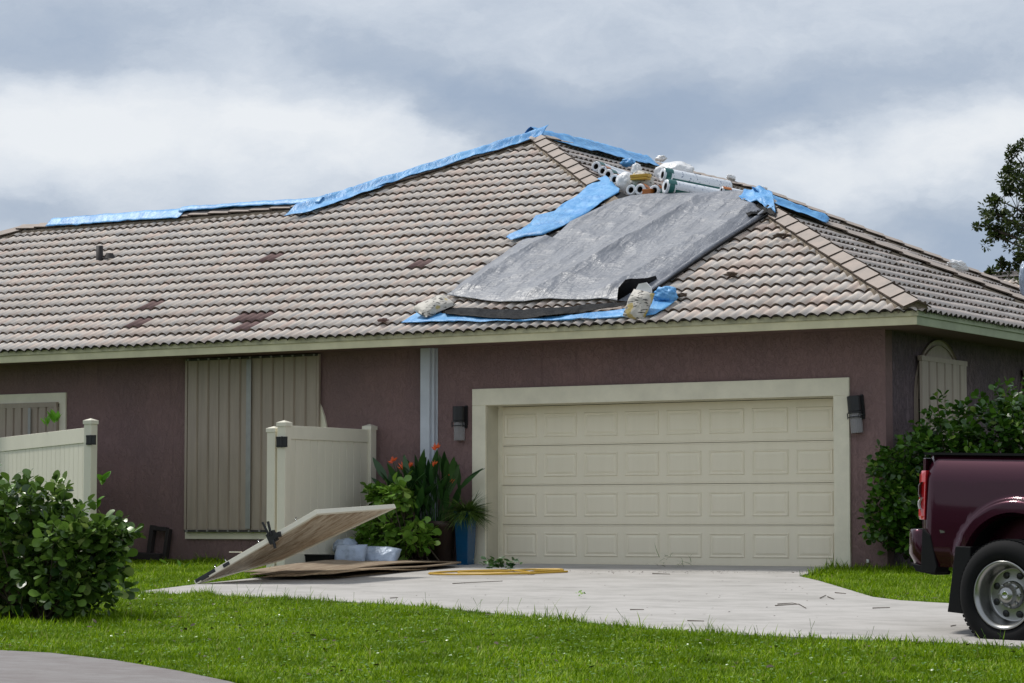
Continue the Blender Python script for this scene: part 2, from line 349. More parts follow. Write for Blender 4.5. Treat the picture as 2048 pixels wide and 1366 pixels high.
# ------------------------------------------------------------------ object helpers
ORG = {}
def thing(name, label, cat, loc=(0, 0, 0), group=None, kind=None):
    o = bpy.data.objects.new(name, None); COL.objects.link(o); o.empty_display_size = .2
    o.location = loc; o['label'] = label; o['category'] = cat
    if group: o['group'] = group
    ORG[o.name] = Vector(loc); return o
def tag(o, label, cat, group=None, kind=None):
    o['label'] = label
    if cat: o['category'] = cat
    if group: o['group'] = group
    if kind: o['kind'] = kind
    return o
def link(name, me, parent=None, loc=(0, 0, 0)):
    o = bpy.data.objects.new(name, me); COL.objects.link(o)
    if parent: o.parent = parent
    o.location = loc
    ORG[o.name] = Vector(loc) + (ORG[parent.name] if parent else Vector((0, 0, 0)))
    return o
def base_of(parent): return ORG[parent.name] if parent else Vector((0, 0, 0))
class MB:
    """collects shapes in world coordinates and links them as ONE mesh object"""
    def __init__(s): s.v = []; s.f = []; s.mi = []; s.sm = []
    def add(s, verts, faces, mi=0, smooth=False):
        k = len(s.v); s.v += [tuple(map(float, p)) for p in verts]
        for f in faces: s.f.append(tuple(k+i for i in f)); s.mi.append(mi); s.sm.append(smooth)
        return s
    def box(s, lo, hi, mi=0, mtx=None):
        x0, y0, z0 = lo; x1, y1, z1 = hi
        v = [(x0, y0, z0), (x1, y0, z0), (x1, y1, z0), (x0, y1, z0), (x0, y0, z1), (x1, y0, z1), (x1, y1, z1), (x0, y1, z1)]
        if mtx: v = [mtx @ Vector(p) for p in v]
        return s.add(v, [(0, 3, 2, 1), (4, 5, 6, 7), (0, 1, 5, 4), (1, 2, 6, 5), (2, 3, 7, 6), (3, 0, 4, 7)], mi)
    def prism(s, pts, a, b, axis='y', mi=0, mtx=None):
        """polygon pts in the two other axes, from a to b along axis"""
        n = len(pts)
        def mk(p, t):
            return {'y': (p[0], t, p[1]), 'x': (t, p[0], p[1]), 'z': (p[0], p[1], t)}[axis]
        v = [mk(p, a) for p in pts] + [mk(p, b) for p in pts]
        if mtx: v = [mtx @ Vector(p) for p in v]
        f = [tuple(range(n)), tuple(range(2*n-1, n-1, -1))] + [(i, n+i, n+(i+1) % n, (i+1) % n) for i in range(n)]
        return s.add(v, f, mi)
    def tube(s, pts, r, n=8, mi=0, cap=True, smooth=True):
        pts = [Vector(p) for p in pts]; k = len(pts)
        rr = r if isinstance(r, (list, tuple)) else [r]*k
        vs = []; up = Vector((0, 0, 1))
        for i, p in enumerate(pts):
            d = (pts[min(i+1, k-1)]-pts[max(i-1, 0)]).normalized()
            a = d.cross(up)
            if a.length < 1e-3: a = d.cross(Vector((1, 0, 0)))
            a.normalize(); b = a.cross(d)
            for j in range(n):
                t = 2*math.pi*j/n; vs.append(p + (a*math.cos(t)+b*math.sin(t))*rr[i])
        f = [(i*n+j, i*n+(j+1) % n, (i+1)*n+(j+1) % n, (i+1)*n+j) for i in range(k-1) for j in range(n)]
        s.add(vs, f, mi, smooth)
        if cap: s.add(vs[:n], [tuple(range(n))], mi); s.add(vs[-n:], [tuple(range(n-1, -1, -1))], mi)
        return s
    def lathe(s, prof, n=24, mtx=None, mi=0, smooth=True, mis=None):
        """prof: (radius, height) pairs about local z"""
        vs = []
        for (r, h) in prof:
            for j in range(n):
                t = 2*math.pi*j/n; vs.append(Vector((r*math.cos(t), r*math.sin(t), h)))
        if mtx: vs = [mtx @ p for p in vs]
        for i in range(len(prof)-1):
            f = [(i*n+j, i*n+(j+1) % n, (i+1)*n+(j+1) % n, (i+1)*n+j) for j in range(n)]
            k = len(s.v)
            if i == 0: s.v += [tuple(p) for p in vs]; k0 = k
            for q in f: s.f.append(tuple(k0+x for x in q)); s.mi.append(mis[i] if mis else mi); s.sm.append(smooth)
        return s
    def build(s, name, mats, parent=None, bevel=0.0, org=None):
        if not isinstance(mats, (list, tuple)): mats = [mats]
        b = base_of(parent) if org is None else Vector(org)
        me = bpy.data.meshes.new(name)
        me.from_pydata([(p[0]-b.x, p[1]-b.y, p[2]-b.z) for p in s.v], [], s.f)
        for q in mats: me.materials.append(q)
        me.polygons.foreach_set('material_index', s.mi); me.polygons.foreach_set('use_smooth', s.sm)
        me.update()
        o = link(name, me, parent, (0, 0, 0) if org is None else tuple(Vector(org)-base_of(parent)))
        if bevel:
            bv = o.modifiers.new('bevel', 'BEVEL'); bv.width = bevel; bv.segments = 2; bv.limit_method = 'ANGLE'
        return o
def np_mesh(name, verts, faces, mats, parent=None, smooth=False, mi=None, org=None):
    """fast mesh from arrays; faces all of one size"""
    verts = np.asarray(verts, np.float32).reshape(-1, 3); faces = np.asarray(faces, np.int32)
    b = base_of(parent) if org is None else Vector(org)
    verts = verts - np.array(b, np.float32)
    me = bpy.data.meshes.new(name)
    me.vertices.add(len(verts)); me.vertices.foreach_set('co', verts.ravel())
    nf, k = faces.shape
    me.loops.add(nf*k); me.loops.foreach_set('vertex_index', faces.ravel())
    me.polygons.add(nf); me.polygons.foreach_set('loop_start', np.arange(0, nf*k, k, dtype=np.int32)); me.polygons.foreach_set('loop_total', np.full(nf, k, np.int32))
    for q in (mats if isinstance(mats, (list, tuple)) else [mats]): me.materials.append(q)
    me.polygons.foreach_set('use_smooth', np.full(nf, smooth, bool))
    if mi is not None: me.polygons.foreach_set('material_index', np.asarray(mi, np.int32))
    me.update(calc_edges=True); me.validate()
    return link(name, me, parent, (0, 0, 0) if org is None else tuple(Vector(org)-b*0-base_of(parent)))
def polyline(pts, n):
    pts = np.asarray(pts, float); d = np.r_[0, np.cumsum(np.linalg.norm(np.diff(pts, axis=0), axis=1))]
    t = np.linspace(0, d[-1], n); return np.stack([np.interp(t, d, pts[:, i]) for i in range(pts.shape[1])], 1)
def coons(top, bot, nu, nv, left=None, right=None):
    """grid between four boundary polylines (any dimension); top/bot left to right, left/right top to bottom"""
    Tp, B = polyline(top, nu), polyline(bot, nu)
    L = polyline(left if left else [top[0], bot[0]], nv); Rr = polyline(right if right else [top[-1], bot[-1]], nv)
    u = np.linspace(0, 1, nu)[None, :, None]; v = np.linspace(0, 1, nv)[:, None, None]
    Sx = (1-v)*Tp[None]+v*B[None] + (1-u)*L[:, None]+u*Rr[:, None]
    Sx -= (1-u)*(1-v)*Tp[0]+u*(1-v)*Tp[-1]+(1-u)*v*B[0]+u*v*B[-1]
    return Sx
def grid_faces(nu, nv):
    i = np.arange(nv-1)[:, None]*nu+np.arange(nu-1)[None]
    return np.stack([i, i+1, i+1+nu, i+nu], -1).reshape(-1, 4)
def sheet(name, P, nrm, amp, fr, mats, parent=None, thick=0.0, seed=0.0, ridg=None, edge=0.0, label=None, fade=0.0):
    """P: nv x nu x 3 grid; pushes points along nrm with wrinkle noise"""
    nv, nu, _ = P.shape; nrm = Vector(nrm).normalized(); Q = P.copy()
    for i in range(nv):
        for j in range(nu):
            p = Vector(P[i, j])
            h = noise.fractal(p*fr+Vector((seed, 0, 0)), 0.9, 2.1, 4)*amp
            if ridg:
                q = ridg[0] @ p if isinstance(ridg[0], Matrix) else p
                h += abs(noise.noise(Vector((q.x*ridg[1], q.y*ridg[2], seed+3.3))))*ridg[3]
            if ridg and len(ridg) > 4:
                for q_, (sx, sy, am) in enumerate(ridg[4]):
                    h += am*(1-min(1, abs(noise.noise(Vector((p.x*sx-p.y*.12*sx, p.y*sy, seed+q_*9.1))))*2.6))**1.5
            u, v = j/(nu-1), i/(nv-1)
            e = min(u, 1-u, v, 1-v)
            if fade: h *= min(1.0, e/fade)
            h += amp*0.9
            if edge and e < 0.03: h += edge*(noise.noise(p*2.3+Vector((seed, 5, 0)))-0.1)*(1-e/0.03)
            Q[i, j] = P[i, j] + np.array(nrm)*max(h, 0.0)
    o = np_mesh(name, Q.reshape(-1, 3), grid_faces(nu, nv), mats, parent, smooth=True, org=tuple(Q.reshape(-1, 3).mean(0)) if parent is None else None)
    if thick:
        sd = o.modifiers.new('thickness', 'SOLIDIFY'); sd.thickness = thick; sd.offset = 0
    return o
def rotm(loc, rz=0, rx=0, ry=0):
    return Matrix.Translation(loc) @ Matrix.Rotation(rz, 4, 'Z') @ Matrix.Rotation(rx, 4, 'X') @ Matrix.Rotation(ry, 4, 'Y')
exec_parts = True

# ================================================================== GROUND
gv = []; ys = [-600, -35, 0, 600]
mb = MB()
for i in range(3):
    y0, y1 = ys[i], ys[i+1]
    mb.add([(-600, y0, gz(y0)-.02), (600, y0, gz(y0)-.02), (600, y1, gz(y1)-.02), (-600, y1, gz(y1)-.02)], [(0, 1, 2, 3)])
o = mb.build('ground', M['soil']); o['kind'] = 'structure'
def slab(name, pts, top, depth, m):
    """flat slab following the slope of the plot"""
    n = len(pts); vs = [(x, y, gz(y)+top) for x, y in pts]+[(x, y, gz(y)+top-depth) for x, y in pts]
    f = [tuple(range(n))]+[(i, n+i, n+(i+1) % n, (i+1) % n) for i in range(n)]
    b = MB().add(vs, f); o = b.build(name, m)
    bm = bmesh.new(); bm.from_mesh(o.data); bmesh.ops.recalc_face_normals(bm, faces=bm.faces); bmesh.ops.triangulate(bm, faces=[f for f in bm.faces if len(f.verts) > 4]); bm.to_mesh(o.data); bm.free()
    o['kind'] = 'structure'; return o
dpx = [(280, 1190), (400, 1193), (520, 1199), (700, 1208), (860, 1218), (1000, 1232), (1150, 1247), (1300, 1262), (1500, 1275), (1700, 1284), (1900, 1291), (2048, 1299), (2400, 1313), (3300, 1345)]
drive = [tuple(G(*p)[:2]) for p in dpx]
drive += [tuple(G(3300, 1262)[:2]), tuple(G(2400, 1232)[:2])] + [tuple(G(*p)[:2]) for p in ((2048, 1218), (1880, 1210), (1800, 1205), (1745, 1198), (1690, 1181), (1640, 1166), (1598, 1156))]
drive += [(-0.66, -0.30), (-0.66, 0.34), (-5.54, 0.34), (-5.54, 0.02), (-6.0, 0.02)] + [tuple(G(*p)[:2]) for p in ((800, 1133), (600, 1150), (410, 1170), (282, 1186))]
slab('driveway', drive, 0.022, 0.14, M['conc'])
rpx = [(-900, 1290), (-300, 1296), (0, 1303), (100, 1308), (230, 1323), (360, 1345), (460, 1366), (560, 1396), (700, 1460)]
road = [tuple(G(*p)[:2]) for p in rpx]
road += [(6.0, -24.0), (-30, -24.0)]
slab('road', road, 0.012, 0.12, M['asph'])
def inside(poly, x, y):
    """vectorised point in polygon"""
    c = np.zeros(len(x), bool); n = len(poly)
    for i in range(n):
        x0, y0 = poly[i]; x1, y1 = poly[(i+1) % n]
        if y0 == y1: continue
        k = ((y0 > y) != (y1 > y)) & (x < (x1-x0)*(y-y0)/(y1-y0)+x0); c ^= k
    return c

tl_v = []; nA, nH = 150, 26
for i in range(nA):
    a = math.pi*(1.0+1.05*(i/(nA-1)-.0))+.30
    for j in range(nH):
        u = j/(nH-1); hgt_ = 7.0+2.8*noise.noise(Vector((i*.09, 3, 1)))+1.6*noise.noise(Vector((i*.31, 7, 2)))
        z = u*hgt_; p3 = Vector((i*.55, z*.9, 0)); rr = 62+5*noise.noise(Vector((i*.05, 0, 5)))-3.0*math.sin(math.pi*min(1, u*1.0))+1.5*noise.fractal(p3, .9, 2.1, 4)+(1-u)*1.0
        tl_v.append((CAM[0]*.5+rr*math.cos(a), -26+rr*math.sin(a), gz(-40)+z+.6*noise.noise(p3*2)))
o = np_mesh('treeline', tl_v, grid_faces(nH, nA), M['leafT'], smooth=True); tag(o, 'dark line of trees across the street', 'trees', kind='stuff')

# ================================================================== HOUSE
H = thing('house', 'single storey mauve stucco house with hipped tile roof and cream garage door', 'house', (-8, 0, 0))
XL = -21.9
def wall_box(lo, hi): return MB().box(lo, hi).build('wall', M['wall'], H)
WT = 2.86
GL, GR, GH = -5.54, -0.66, 2.05     # garage opening
wb = MB()
wb.box((GR, 0, -.3), (0, .2, WT)); wb.box((GL, 0, GH), (GR, .2, WT)); wb.box((XL, 0, -.3), (GL, .2, WT))
wb.build('wall', M['wall'], H)
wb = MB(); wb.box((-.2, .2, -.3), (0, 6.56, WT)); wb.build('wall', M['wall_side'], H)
wb = MB(); wb.box((-2.0, 6.36, -.3), (-.2, 6.56, WT)).box((-2.2, 6.56, -.3), (-2.0, 21.9, WT)).box((-15.8, 21.7, -.3), (-2.2, 21.9, WT)).box((-15.8, 8.8, -.3), (-15.6, 21.7, WT)).box((XL, 8.6, -.3), (-15.8, 8.8, WT)).box((XL, .2, -.3), (XL+.2, 8.6, WT))
wb.build('wall', M['wall'], H)
# side wall of the wing: same paint, greyed to put sky light in the colour

# --- roof planes: each (outline in X,Y ; axis of fall ; eave coordinate)
HP = 3.97; WA = (OV-HP, -OV+HP)                       # wing apex
PK = (-8.9, 6.9); MY = 15.0                           # main hip peak, far end of main ridge
LR = 4.4; LX0, LX1 = -11.4, -17.5
MIR = PK[1]-WA[1]; MI = (PK[0]+MIR, WA[1])             # where the wing ridge meets the main hip
zf = lambda y: ZT+T*(y+OV)
zs = lambda x: ZT+T*(OV-x)                            # wing side plane
zm = lambda x: zf(PK[1])-T*(x-PK[0])                  # main side plane (faces +X)
XE = PK[0]+(PK[1]+OV)                                 # main side eave
polyF = [(OV, -OV), WA, MI, PK, (LX0, LR), (LX1, LR), (LX1-LR-OV, -OV)]
polyS = [(OV, -OV), (OV, -OV+2*HP), WA]
polyM = [PK, MI, (XE, MI[1]+XE-MI[0]), (XE, MY+XE-PK[0]), (PK[0], MY)]
polyB = [WA, (OV, -OV+2*HP), (XE, MI[1]+XE-MI[0]), MI]   # rear slope of the wing
zb = lambda y: zf(WA[1])-T*(y-WA[1])
roof = MB()
def tri_poly(mb, poly, zfun, off=-.02):
    vs = [(x, y, zfun(x, y)+off) for x, y in poly]; mb.add(vs, [tuple(range(len(vs)))])
tri_poly(roof, polyF, lambda x, y: zf(y)); tri_poly(roof, polyS, lambda x, y: zs(x)); tri_poly(roof, polyM, lambda x, y: zm(x)); tri_poly(roof, polyB, lambda x, y: zb(y))
ze = zf(PK[1])
XW = PK[0]-(PK[1]+OV)
LR2 = 2*LR+OV
# back slopes
roof.add([(PK[0], MY, ze-.02), (XE, MY+XE-PK[0], ZT-.02), (XW, MY+XE-PK[0], ZT-.02)], [(0, 1, 2)])
roof.add([(PK[0], PK[1], ze-.02), (PK[0], MY, ze-.02), (XW, MY+XE-PK[0], ZT-.02), (XW, LR2, ZT-.02), (LX0, LR, zf(LR)-.02)], [(0, 1, 2, 3, 4)])
roof.add([(LX0, LR, zf(LR)-.02), (XW, LR2, ZT-.02), (LX1-LR-OV, LR2, ZT-.02), (LX1, LR, zf(LR)-.02)], [(0, 1, 2, 3)])
roof.add([(LX1, LR, zf(LR)-.02), (LX1-LR-OV, LR2, ZT-.02), (LX1-LR-OV, -OV, ZT-.02)], [(0, 1, 2)])
roof = roof.build('roof', M['deck'], H)
bm = bmesh.new(); bm.from_mesh(roof.data); bmesh.ops.triangulate(bm, faces=bm.faces); bm.to_mesh(roof.data); bm.free()
# soffit and fascia
XLE = LX1-LR-OV
sf = MB()
sf.box((XLE, -OV+.02, ZB+.012), (OV-.02, 0.0, ZB+.03)).box((0, 0, ZB+.012), (OV-.02, 7.25, ZB+.03)).box((XE-.7, 7.2, ZB+.012), (XE-.02, 22.5, ZB+.03))
sf.build('soffit', M['soffit'], H)
MID = ZB+.098
MB().box((XLE, -OV, ZB), (OV, -OV+.02, MID)).build('fascia', M['fascia'], H, bevel=.003)
MB().box((XLE, -OV-.018, MID), (OV+.018, -OV+.02, ZT+.012)).build('fascia_cap', M['fascia_top'], H, bevel=.003)
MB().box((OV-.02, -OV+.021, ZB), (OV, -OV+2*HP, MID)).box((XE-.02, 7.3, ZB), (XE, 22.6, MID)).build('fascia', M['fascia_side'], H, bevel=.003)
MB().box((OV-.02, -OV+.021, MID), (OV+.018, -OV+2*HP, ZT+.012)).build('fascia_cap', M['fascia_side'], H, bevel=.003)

# --- tiles
TW, EX, TL = 0.3065, 0.360, 0.43
NS = 12
def tile_profile(x):
    """cross-section height of a two-barrel tile, x in 0..TW"""
    u = (x/TW*2) % 1.0
    return 0.040*((1-math.cos(2*math.pi*u))/2)**0.58
xs = np.concatenate([np.linspace(0, TW/2, 9)[:-1], np.linspace(TW/2, TW, 9)])
prof = np.array([tile_profile(x) for x in xs])
nx = len(xs); TH = .024; LIFT = .029
def tile_verts():
    ca = math.atan(T)
    fr = np.stack([xs, np.zeros(nx), prof+LIFT], 1); bk = np.stack([xs, np.full(nx, TL), prof*0.93+LIFT*(1-TL/EX)], 1)
    lo = fr - np.array([0, 0, TH]); lo[:, 1] += .004
    return np.concatenate([fr, bk, lo])
TV = tile_verts()
TF = [(i, i+1, nx+i+1, nx+i) for i in range(nx-1)] + [(2*nx+i, 2*nx+i+1, i+1, i) for i in range(nx-1)]
TF.append((0, nx, 2*nx, 2*nx)); TF = np.array([f for f in TF[:-1]], np.int32)
TMI = np.array([0]*(nx-1)+[1]*(nx-1), np.int32); TSM = TMI == 0
def plane_frame(kind):
    """origin, along-eave axis, up-slope axis, normal"""
    c = 1/math.sqrt(1+T*T); s = T*c
    if kind == 'F': return np.array([OV-79*TW, -OV, ZT]), np.array([1., 0, 0]), np.array([0, c, s]), np.array([0, -s, c])
    if kind == 'S': return np.array([OV, -OV, ZT]), np.array([0, 1., 0]), np.array([-c, 0, s]), np.array([s, 0, c])
    if kind == 'M': return np.array([XE, PK[1]-8.0, ZT]), np.array([0, 1., 0]), np.array([-c, 0, s]), np.array([s, 0, c])
    if kind == 'B': return np.array([OV+TW, -OV+2*HP, ZT]), np.array([-1., 0, 0]), np.array([0, -c, s]), np.array([0, s, c])
def clip_obj(o, planes, org):
    bm = bmesh.new(); bm.from_mesh(o.data)
    for (pt, nr) in planes:
        bmesh.ops.bisect_plane(bm, geom=bm.verts[:]+bm.edges[:]+bm.faces[:], plane_co=Vector(pt)-Vector(org), plane_no=Vector(nr), clear_outer=True, dist=1e-5)
    bm.to_mesh(o.data); bm.free()
darkpx = [(524, 514), (315, 604), (268, 639), (492, 624), (522, 622), (478, 646), (845, 524)]
darkpts = [P1(*p, .08) for p in darkpx]
def tiles(kind, poly, matset, n_obj, jit, darks=(), planes=()):
    O, A, Us, Nn = plane_frame(kind)
    P = np.array(poly)
    # tile frame: local x runs along +along axis; keep right-handed by mirroring the profile (symmetric)
    xy = lambda a, r: O + A*a + Us*r
    cand = []
    nr = int(9.5/EX)+2; na = int(30/TW)
    for r in range(nr):
        for a in range(-2, na):
            x0 = a*TW + .02; y0 = r*EX - .05
            cs = np.array([xy(x0+dx, y0+dy)[:2] for dx in (0, TW/2, TW) for dy in (.03, EX)])
            ins = inside(poly, cs[:, 0], cs[:, 1])
            if not ins.any(): continue
            c = xy(x0+TW/2, y0+EX/2)
            if c[0] < -18.6: continue
            d = c-CAM; z = d @ FW; px = 1024+F_PX*(d @ RT)/z
            if px < -350 or px > 2500: continue
            cand.append((z, r, x0, y0, c, ins.all()))
    cand.sort(key=lambda q: q[0])
    B = np.stack([A, Us, Nn], 1)      # columns
    objs = []; rest_v = []; rest_f = []; rest_m = []; rest_d = []; k = 0
    dset = set()
    for dp in darks:
        best = min(range(len(cand)), key=lambda i: np.linalg.norm(cand[i][4]-dp)); dset.add(best)
    shared = {}
    for idx, (z, r, x0, y0, c, full) in enumerate(cand):
        dark = idx in dset
        as_obj = idx < n_obj-len(dset) or (dark and n_obj)
        j = rng.normal(0, 1, 4)
        org = O + A*(x0+j[0]*.0022) + Us*(y0+j[1]*.005) + Nn*(j[2]*.0022)
        rot2 = j[3]*.005
        BB = B.copy(); BB[:, 0] = A*math.cos(rot2)+Us*math.sin(rot2); BB[:, 1] = Us*math.cos(rot2)-A*math.sin(rot2)
        if rng.random() < .012: org = org + Nn*.012 + Us*(-.02)     # a few slipped tiles
        if as_obj:
            objs.append((org, BB, dark, full, r))
        else:
            W_ = TV @ BB.T + org
            rest_v.append(W_); rest_f.append(TF+k); k += len(TV)
            rest_m.append(np.where(TMI == 1, 2 if r == 0 else 1, 0)); rest_d.append(np.full(len(TF), 1.0 if dark else 0.0))
    return objs, rest_v, rest_f, rest_m
def tile_mesh(nm, mats, eave):
    me = bpy.data.meshes.new(nm); me.from_pydata([tuple(p) for p in TV], [], [tuple(f) for f in TF])
    for q in mats: me.materials.append(q)
    me.polygons.foreach_set('material_index', TMI); me.polygons.foreach_set('use_smooth', TSM); me.update(); return me
def flip(F): return F[:, ::-1]
s2 = 1/math.sqrt(2)
CLIP = {
 'F': [((OV, -OV, 0), (s2, s2, 0), lambda c: c[0] > WA[0]-.6), ],
}
def hip_planes(kind, c):
    """vertical cutting planes that bound a roof face near point c"""
    if kind == 'F':
        if c[1] < WA[1]-.05 and c[0] > WA[0]-.7: return [((OV, -OV, 0), (s2, s2, 0))]
        if c[0] > MI[0]-1.0 and c[1] < WA[1]+.4 and c[0] <= WA[0]+.2: return [((0, WA[1], 0), (0, 1, 0))] if c[0] > MI[0] else [((PK[0], PK[1], 0), (s2, s2, 0))]
        if c[0] > PK[0]: return [((PK[0], PK[1], 0), (s2, s2, 0))]
        if c[0] > LX0-.1: return [((PK[0], PK[1], 0), (-s2, s2, 0))]
        if c[0] > LX1: return [((0, LR, 0), (0, 1, 0))]
        return [((LX1, LR, 0), (-s2, s2, 0))]
    if kind == 'S':
        return [((OV, -OV, 0), (-s2, -s2, 0))] if c[1] < WA[1] else [((OV, -OV+2*HP, 0), (-s2, s2, 0))]
    if kind == 'M':
        if c[1] < MI[1]+3.2 and c[0] < MI[0]+.05: return [((PK[0], PK[1], 0), (-s2, -s2, 0)), ((PK[0], 0, 0), (-1, 0, 0))]
        return [((MI[0], MI[1], 0), (s2, -s2, 0)), ((PK[0], MY, 0), (-s2, s2, 0)), ((PK[0], 0, 0), (-1, 0, 0))]
    if kind == 'B':
        return [((WA[0], WA[1], 0), (s2, -s2, 0)), ((MI[0], MI[1], 0), (-s2, s2, 0)), ((0, WA[1], 0), (0, -1, 0))]
nobj = {'F': 285, 'S': 0, 'M': 0, 'B': 0}
RV, RF, RM = [], [], []; koff = 0
HB = ORG[H.name]
shared_me = {}
for kind, poly in (('F', polyF), ('S', polyS), ('M', polyM), ('B', polyB)):
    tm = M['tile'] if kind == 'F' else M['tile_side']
    objs, rv, rf, rm = tiles(kind, poly, None, nobj[kind], 0, darkpts if kind == 'F' else ())
    for (org, BB, dark, full, r) in objs:
        eave = (r == 0)
        key = (dark, eave)
        if key not in shared_me:
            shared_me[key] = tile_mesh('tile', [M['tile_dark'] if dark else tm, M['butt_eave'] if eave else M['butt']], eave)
            if kind == 'F': pass
        mw = Matrix(((BB[0, 0], BB[0, 1], BB[0, 2], org[0]), (BB[1, 0], BB[1, 1], BB[1, 2], org[1]), (BB[2, 0], BB[2, 1], BB[2, 2], org[2]), (0, 0, 0, 1)))
        if full:
            o = bpy.data.objects.new('tile', shared_me[key]); COL.objects.link(o); o.parent = roof
            mm = mw.copy(); mm.translation = Vector(org)-HB; o.matrix_local = mm
        else:
            b = MB(); Wv = TV @ BB.T + org
            b.v = [tuple(p) for p in Wv]; b.f = [tuple(f) for f in TF]; b.mi = list(map(int, TMI)); b.sm = [bool(x) for x in TSM]
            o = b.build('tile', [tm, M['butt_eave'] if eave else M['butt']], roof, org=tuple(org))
            c = org + BB[:, 0]*TW/2+BB[:, 1]*EX/2
            clip_obj(o, hip_planes(kind, c), org)
            if len(o.data.polygons) == 0: bpy.data.objects.remove(o)
            continue
        if dark: o['label'] = 'dark maroon replacement tile'
    if rv:
        # cut each face's remaining tiles along its hips, region by region
        groups = {}
        for v_, f_, m_ in zip(rv, rf, rm):
            c = v_.mean(0); pl = hip_planes(kind, c); groups.setdefault(repr(pl), [pl, [], []]); groups[repr(pl)][1].append(v_); groups[repr(pl)][2].append(m_)
        for key, (pl, vs, ms) in groups.items():
            bm = bmesh.new(); V = np.concatenate(vs)
            bv = [bm.verts.new(p) for p in V]
            for t_i, m_ in enumerate(ms):
                k0 = t_i*len(TV)
                for f, mi_, sm_ in zip(TF, m_, TSM):
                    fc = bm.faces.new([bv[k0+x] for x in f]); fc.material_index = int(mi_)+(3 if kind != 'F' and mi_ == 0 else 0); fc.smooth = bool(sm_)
            for (pt, nr) in pl:
                bmesh.ops.bisect_plane(bm, geom=bm.verts[:]+bm.edges[:]+bm.faces[:], plane_co=Vector(pt), plane_no=Vector(nr), clear_outer=True, dist=1e-5)
            tmp = bpy.data.meshes.new('tmp'); bm.to_mesh(tmp); bm.free()
            n = len(tmp.vertices); co = np.empty(n*3); tmp.vertices.foreach_get('co', co)
            RV.append(co.reshape(-1, 3))
            for p in tmp.polygons: RF.append([x+koff for x in p.vertices]); RM.append((p.material_index, p.use_smooth))
            koff += n; bpy.data.meshes.remove(tmp)
b = MB(); b.v = [tuple(p) for p in np.concatenate(RV)]; b.f = RF; b.mi = [x[0] for x in RM]; b.sm = [x[1] for x in RM]
o = b.build('roof_tiles', [M['tile'], M['butt'], M['butt_eave'], M['tile_side']], roof); o['kind'] = 'stuff'

# hip and ridge tiles: angular caps laid from the low end upwards, on a bed of mortar
def cap_run(p0, p1, wing=.170, drop=.080, L=.41, up=Vector((0, 0, 1)), lift=.125, asobj=True, mortar=True, sink=.0, nm='ridge_tile', skip=None, drops=None):
    p0, p1 = Vector(p0), Vector(p1); d = (p1-p0).normalized(); side = d.cross(up).normalized(); n_ = side.cross(d).normalized()
    tot = (p1-p0).length; k = int(round(tot/L)); L = tot/k
    dl, dr = drops if drops else (drop, drop)
    if mortar:
        mb = MB(); a = p0 + n_*(lift-.025)+d*.12; c = p1+n_*(lift-.025)
        w = wing*1.02
        rows = []
        nseg = max(2, int(tot/.12))
        for i in range(nseg+1):
            q = a.lerp(c, i/nseg); jw = 1+.10*noise.noise(Vector((i*.7, tot, 0))); 
            rows += [q+side*-w*jw-n_*(dl+.075), q+side*-w*.92*jw-n_*(dl+.008), q-n_*.01, q+side*w*.92*jw-n_*(dr+.008), q+side*w*jw-n_*(dr+.075)]
        f = [(i*5+j, i*5+j+1, i*5+j+6, i*5+j+5) for i in range(nseg) for j in range(4)]
        f += [(0, 1, 2, 3, 4)]
        mb.add(rows, f); mb.build('mortar', M['mortar'], roof)
    for i in range(k):
        if skip and skip(i, k): continue
        j = random.uniform(-.008, .008)
        a = p0+d*(i*L-.02)+n_*(lift+.022+j*.5)+side*j; c = p0+d*((i+1)*L+.03)+n_*(lift+.000)
        t = .018; mb = MB()
        def sec(q, s): return [q-side*wing*s-n_*dl, q, q+side*wing*s-n_*dr]
        A_, C_ = sec(a, 1.0), sec(c, .96)
        lo = [x-n_*t for x in A_]; lc = [x-n_*t for x in C_]
        vs = A_+C_+lo+lc
        mb.add(vs, [(0, 1, 4, 3), (1, 2, 5, 4)], 0); mb.add(vs, [(6, 7, 1, 0), (7, 8, 2, 1), (0, 3, 9, 6), (2, 8, 11, 5)], 1)
        mb.build(nm, [M['cap'], M['butt']], roof, bevel=0)
cap_run((OV, -OV, ZT), (WA[0], WA[1], zf(WA[1])), L=.41)
cap_run((MI[0], MI[1], zf(MI[1])), (PK[0], PK[1], ze), L=.41, skip=lambda i, k: i < 4)
cap_run((OV, -OV+2*HP, ZT), (WA[0], WA[1], zf(WA[1])), L=.41)
cap_run((LX0, LR, zf(LR)), (PK[0], PK[1], ze), L=.41)
cap_run((PK[0], MY, ze), PK+(ze,), L=.41)
cap_run((XE, MY+XE-PK[0], ZT), (PK[0], MY, ze), L=.41)
cap_run((LX1, LR, zf(LR)), (LX0, LR, zf(LR)), L=.41, skip=lambda i, k: False)
cap_run((XLE, -OV, ZT), (LX1, LR, zf(LR)), L=.41)
cap_run(MI+(zf(MI[1]),), WA+(zf(WA[1]),), L=.41, lift=.03)
# mortar plug at the corner, under the lowest hip tile
b = MB(); c = Vector((OV, -OV, ZT))
b.prism([(-.15, .0), (.15, .0), (.13, .05), (.0, .095), (-.13, .05)], -.02, .20, 'y', mtx=Matrix.Translation(c+Vector((-.02, .02, .030))) @ Matrix.Rotation(R(45), 4, 'Z'))
b.build('mortar', M['mortar'], roof)
# vent pipe through the left slope
p = P1(199, 525, .0)
b = MB(); b.lathe([(.055, -.1), (.055, .26), (.045, .26), (.045, -.1)], 14, rotm((p[0], p[1], p[2]))); b.build('vent_pipe', M['darkwood'], roof)
b = MB(); b.lathe([(.11, .0), (.065, .07), (.056, .09)], 14, rotm((p[0]+.16, p[1]+.05, p[2]+.05))); b.build('vent_flashing', M['darkwood'], roof)

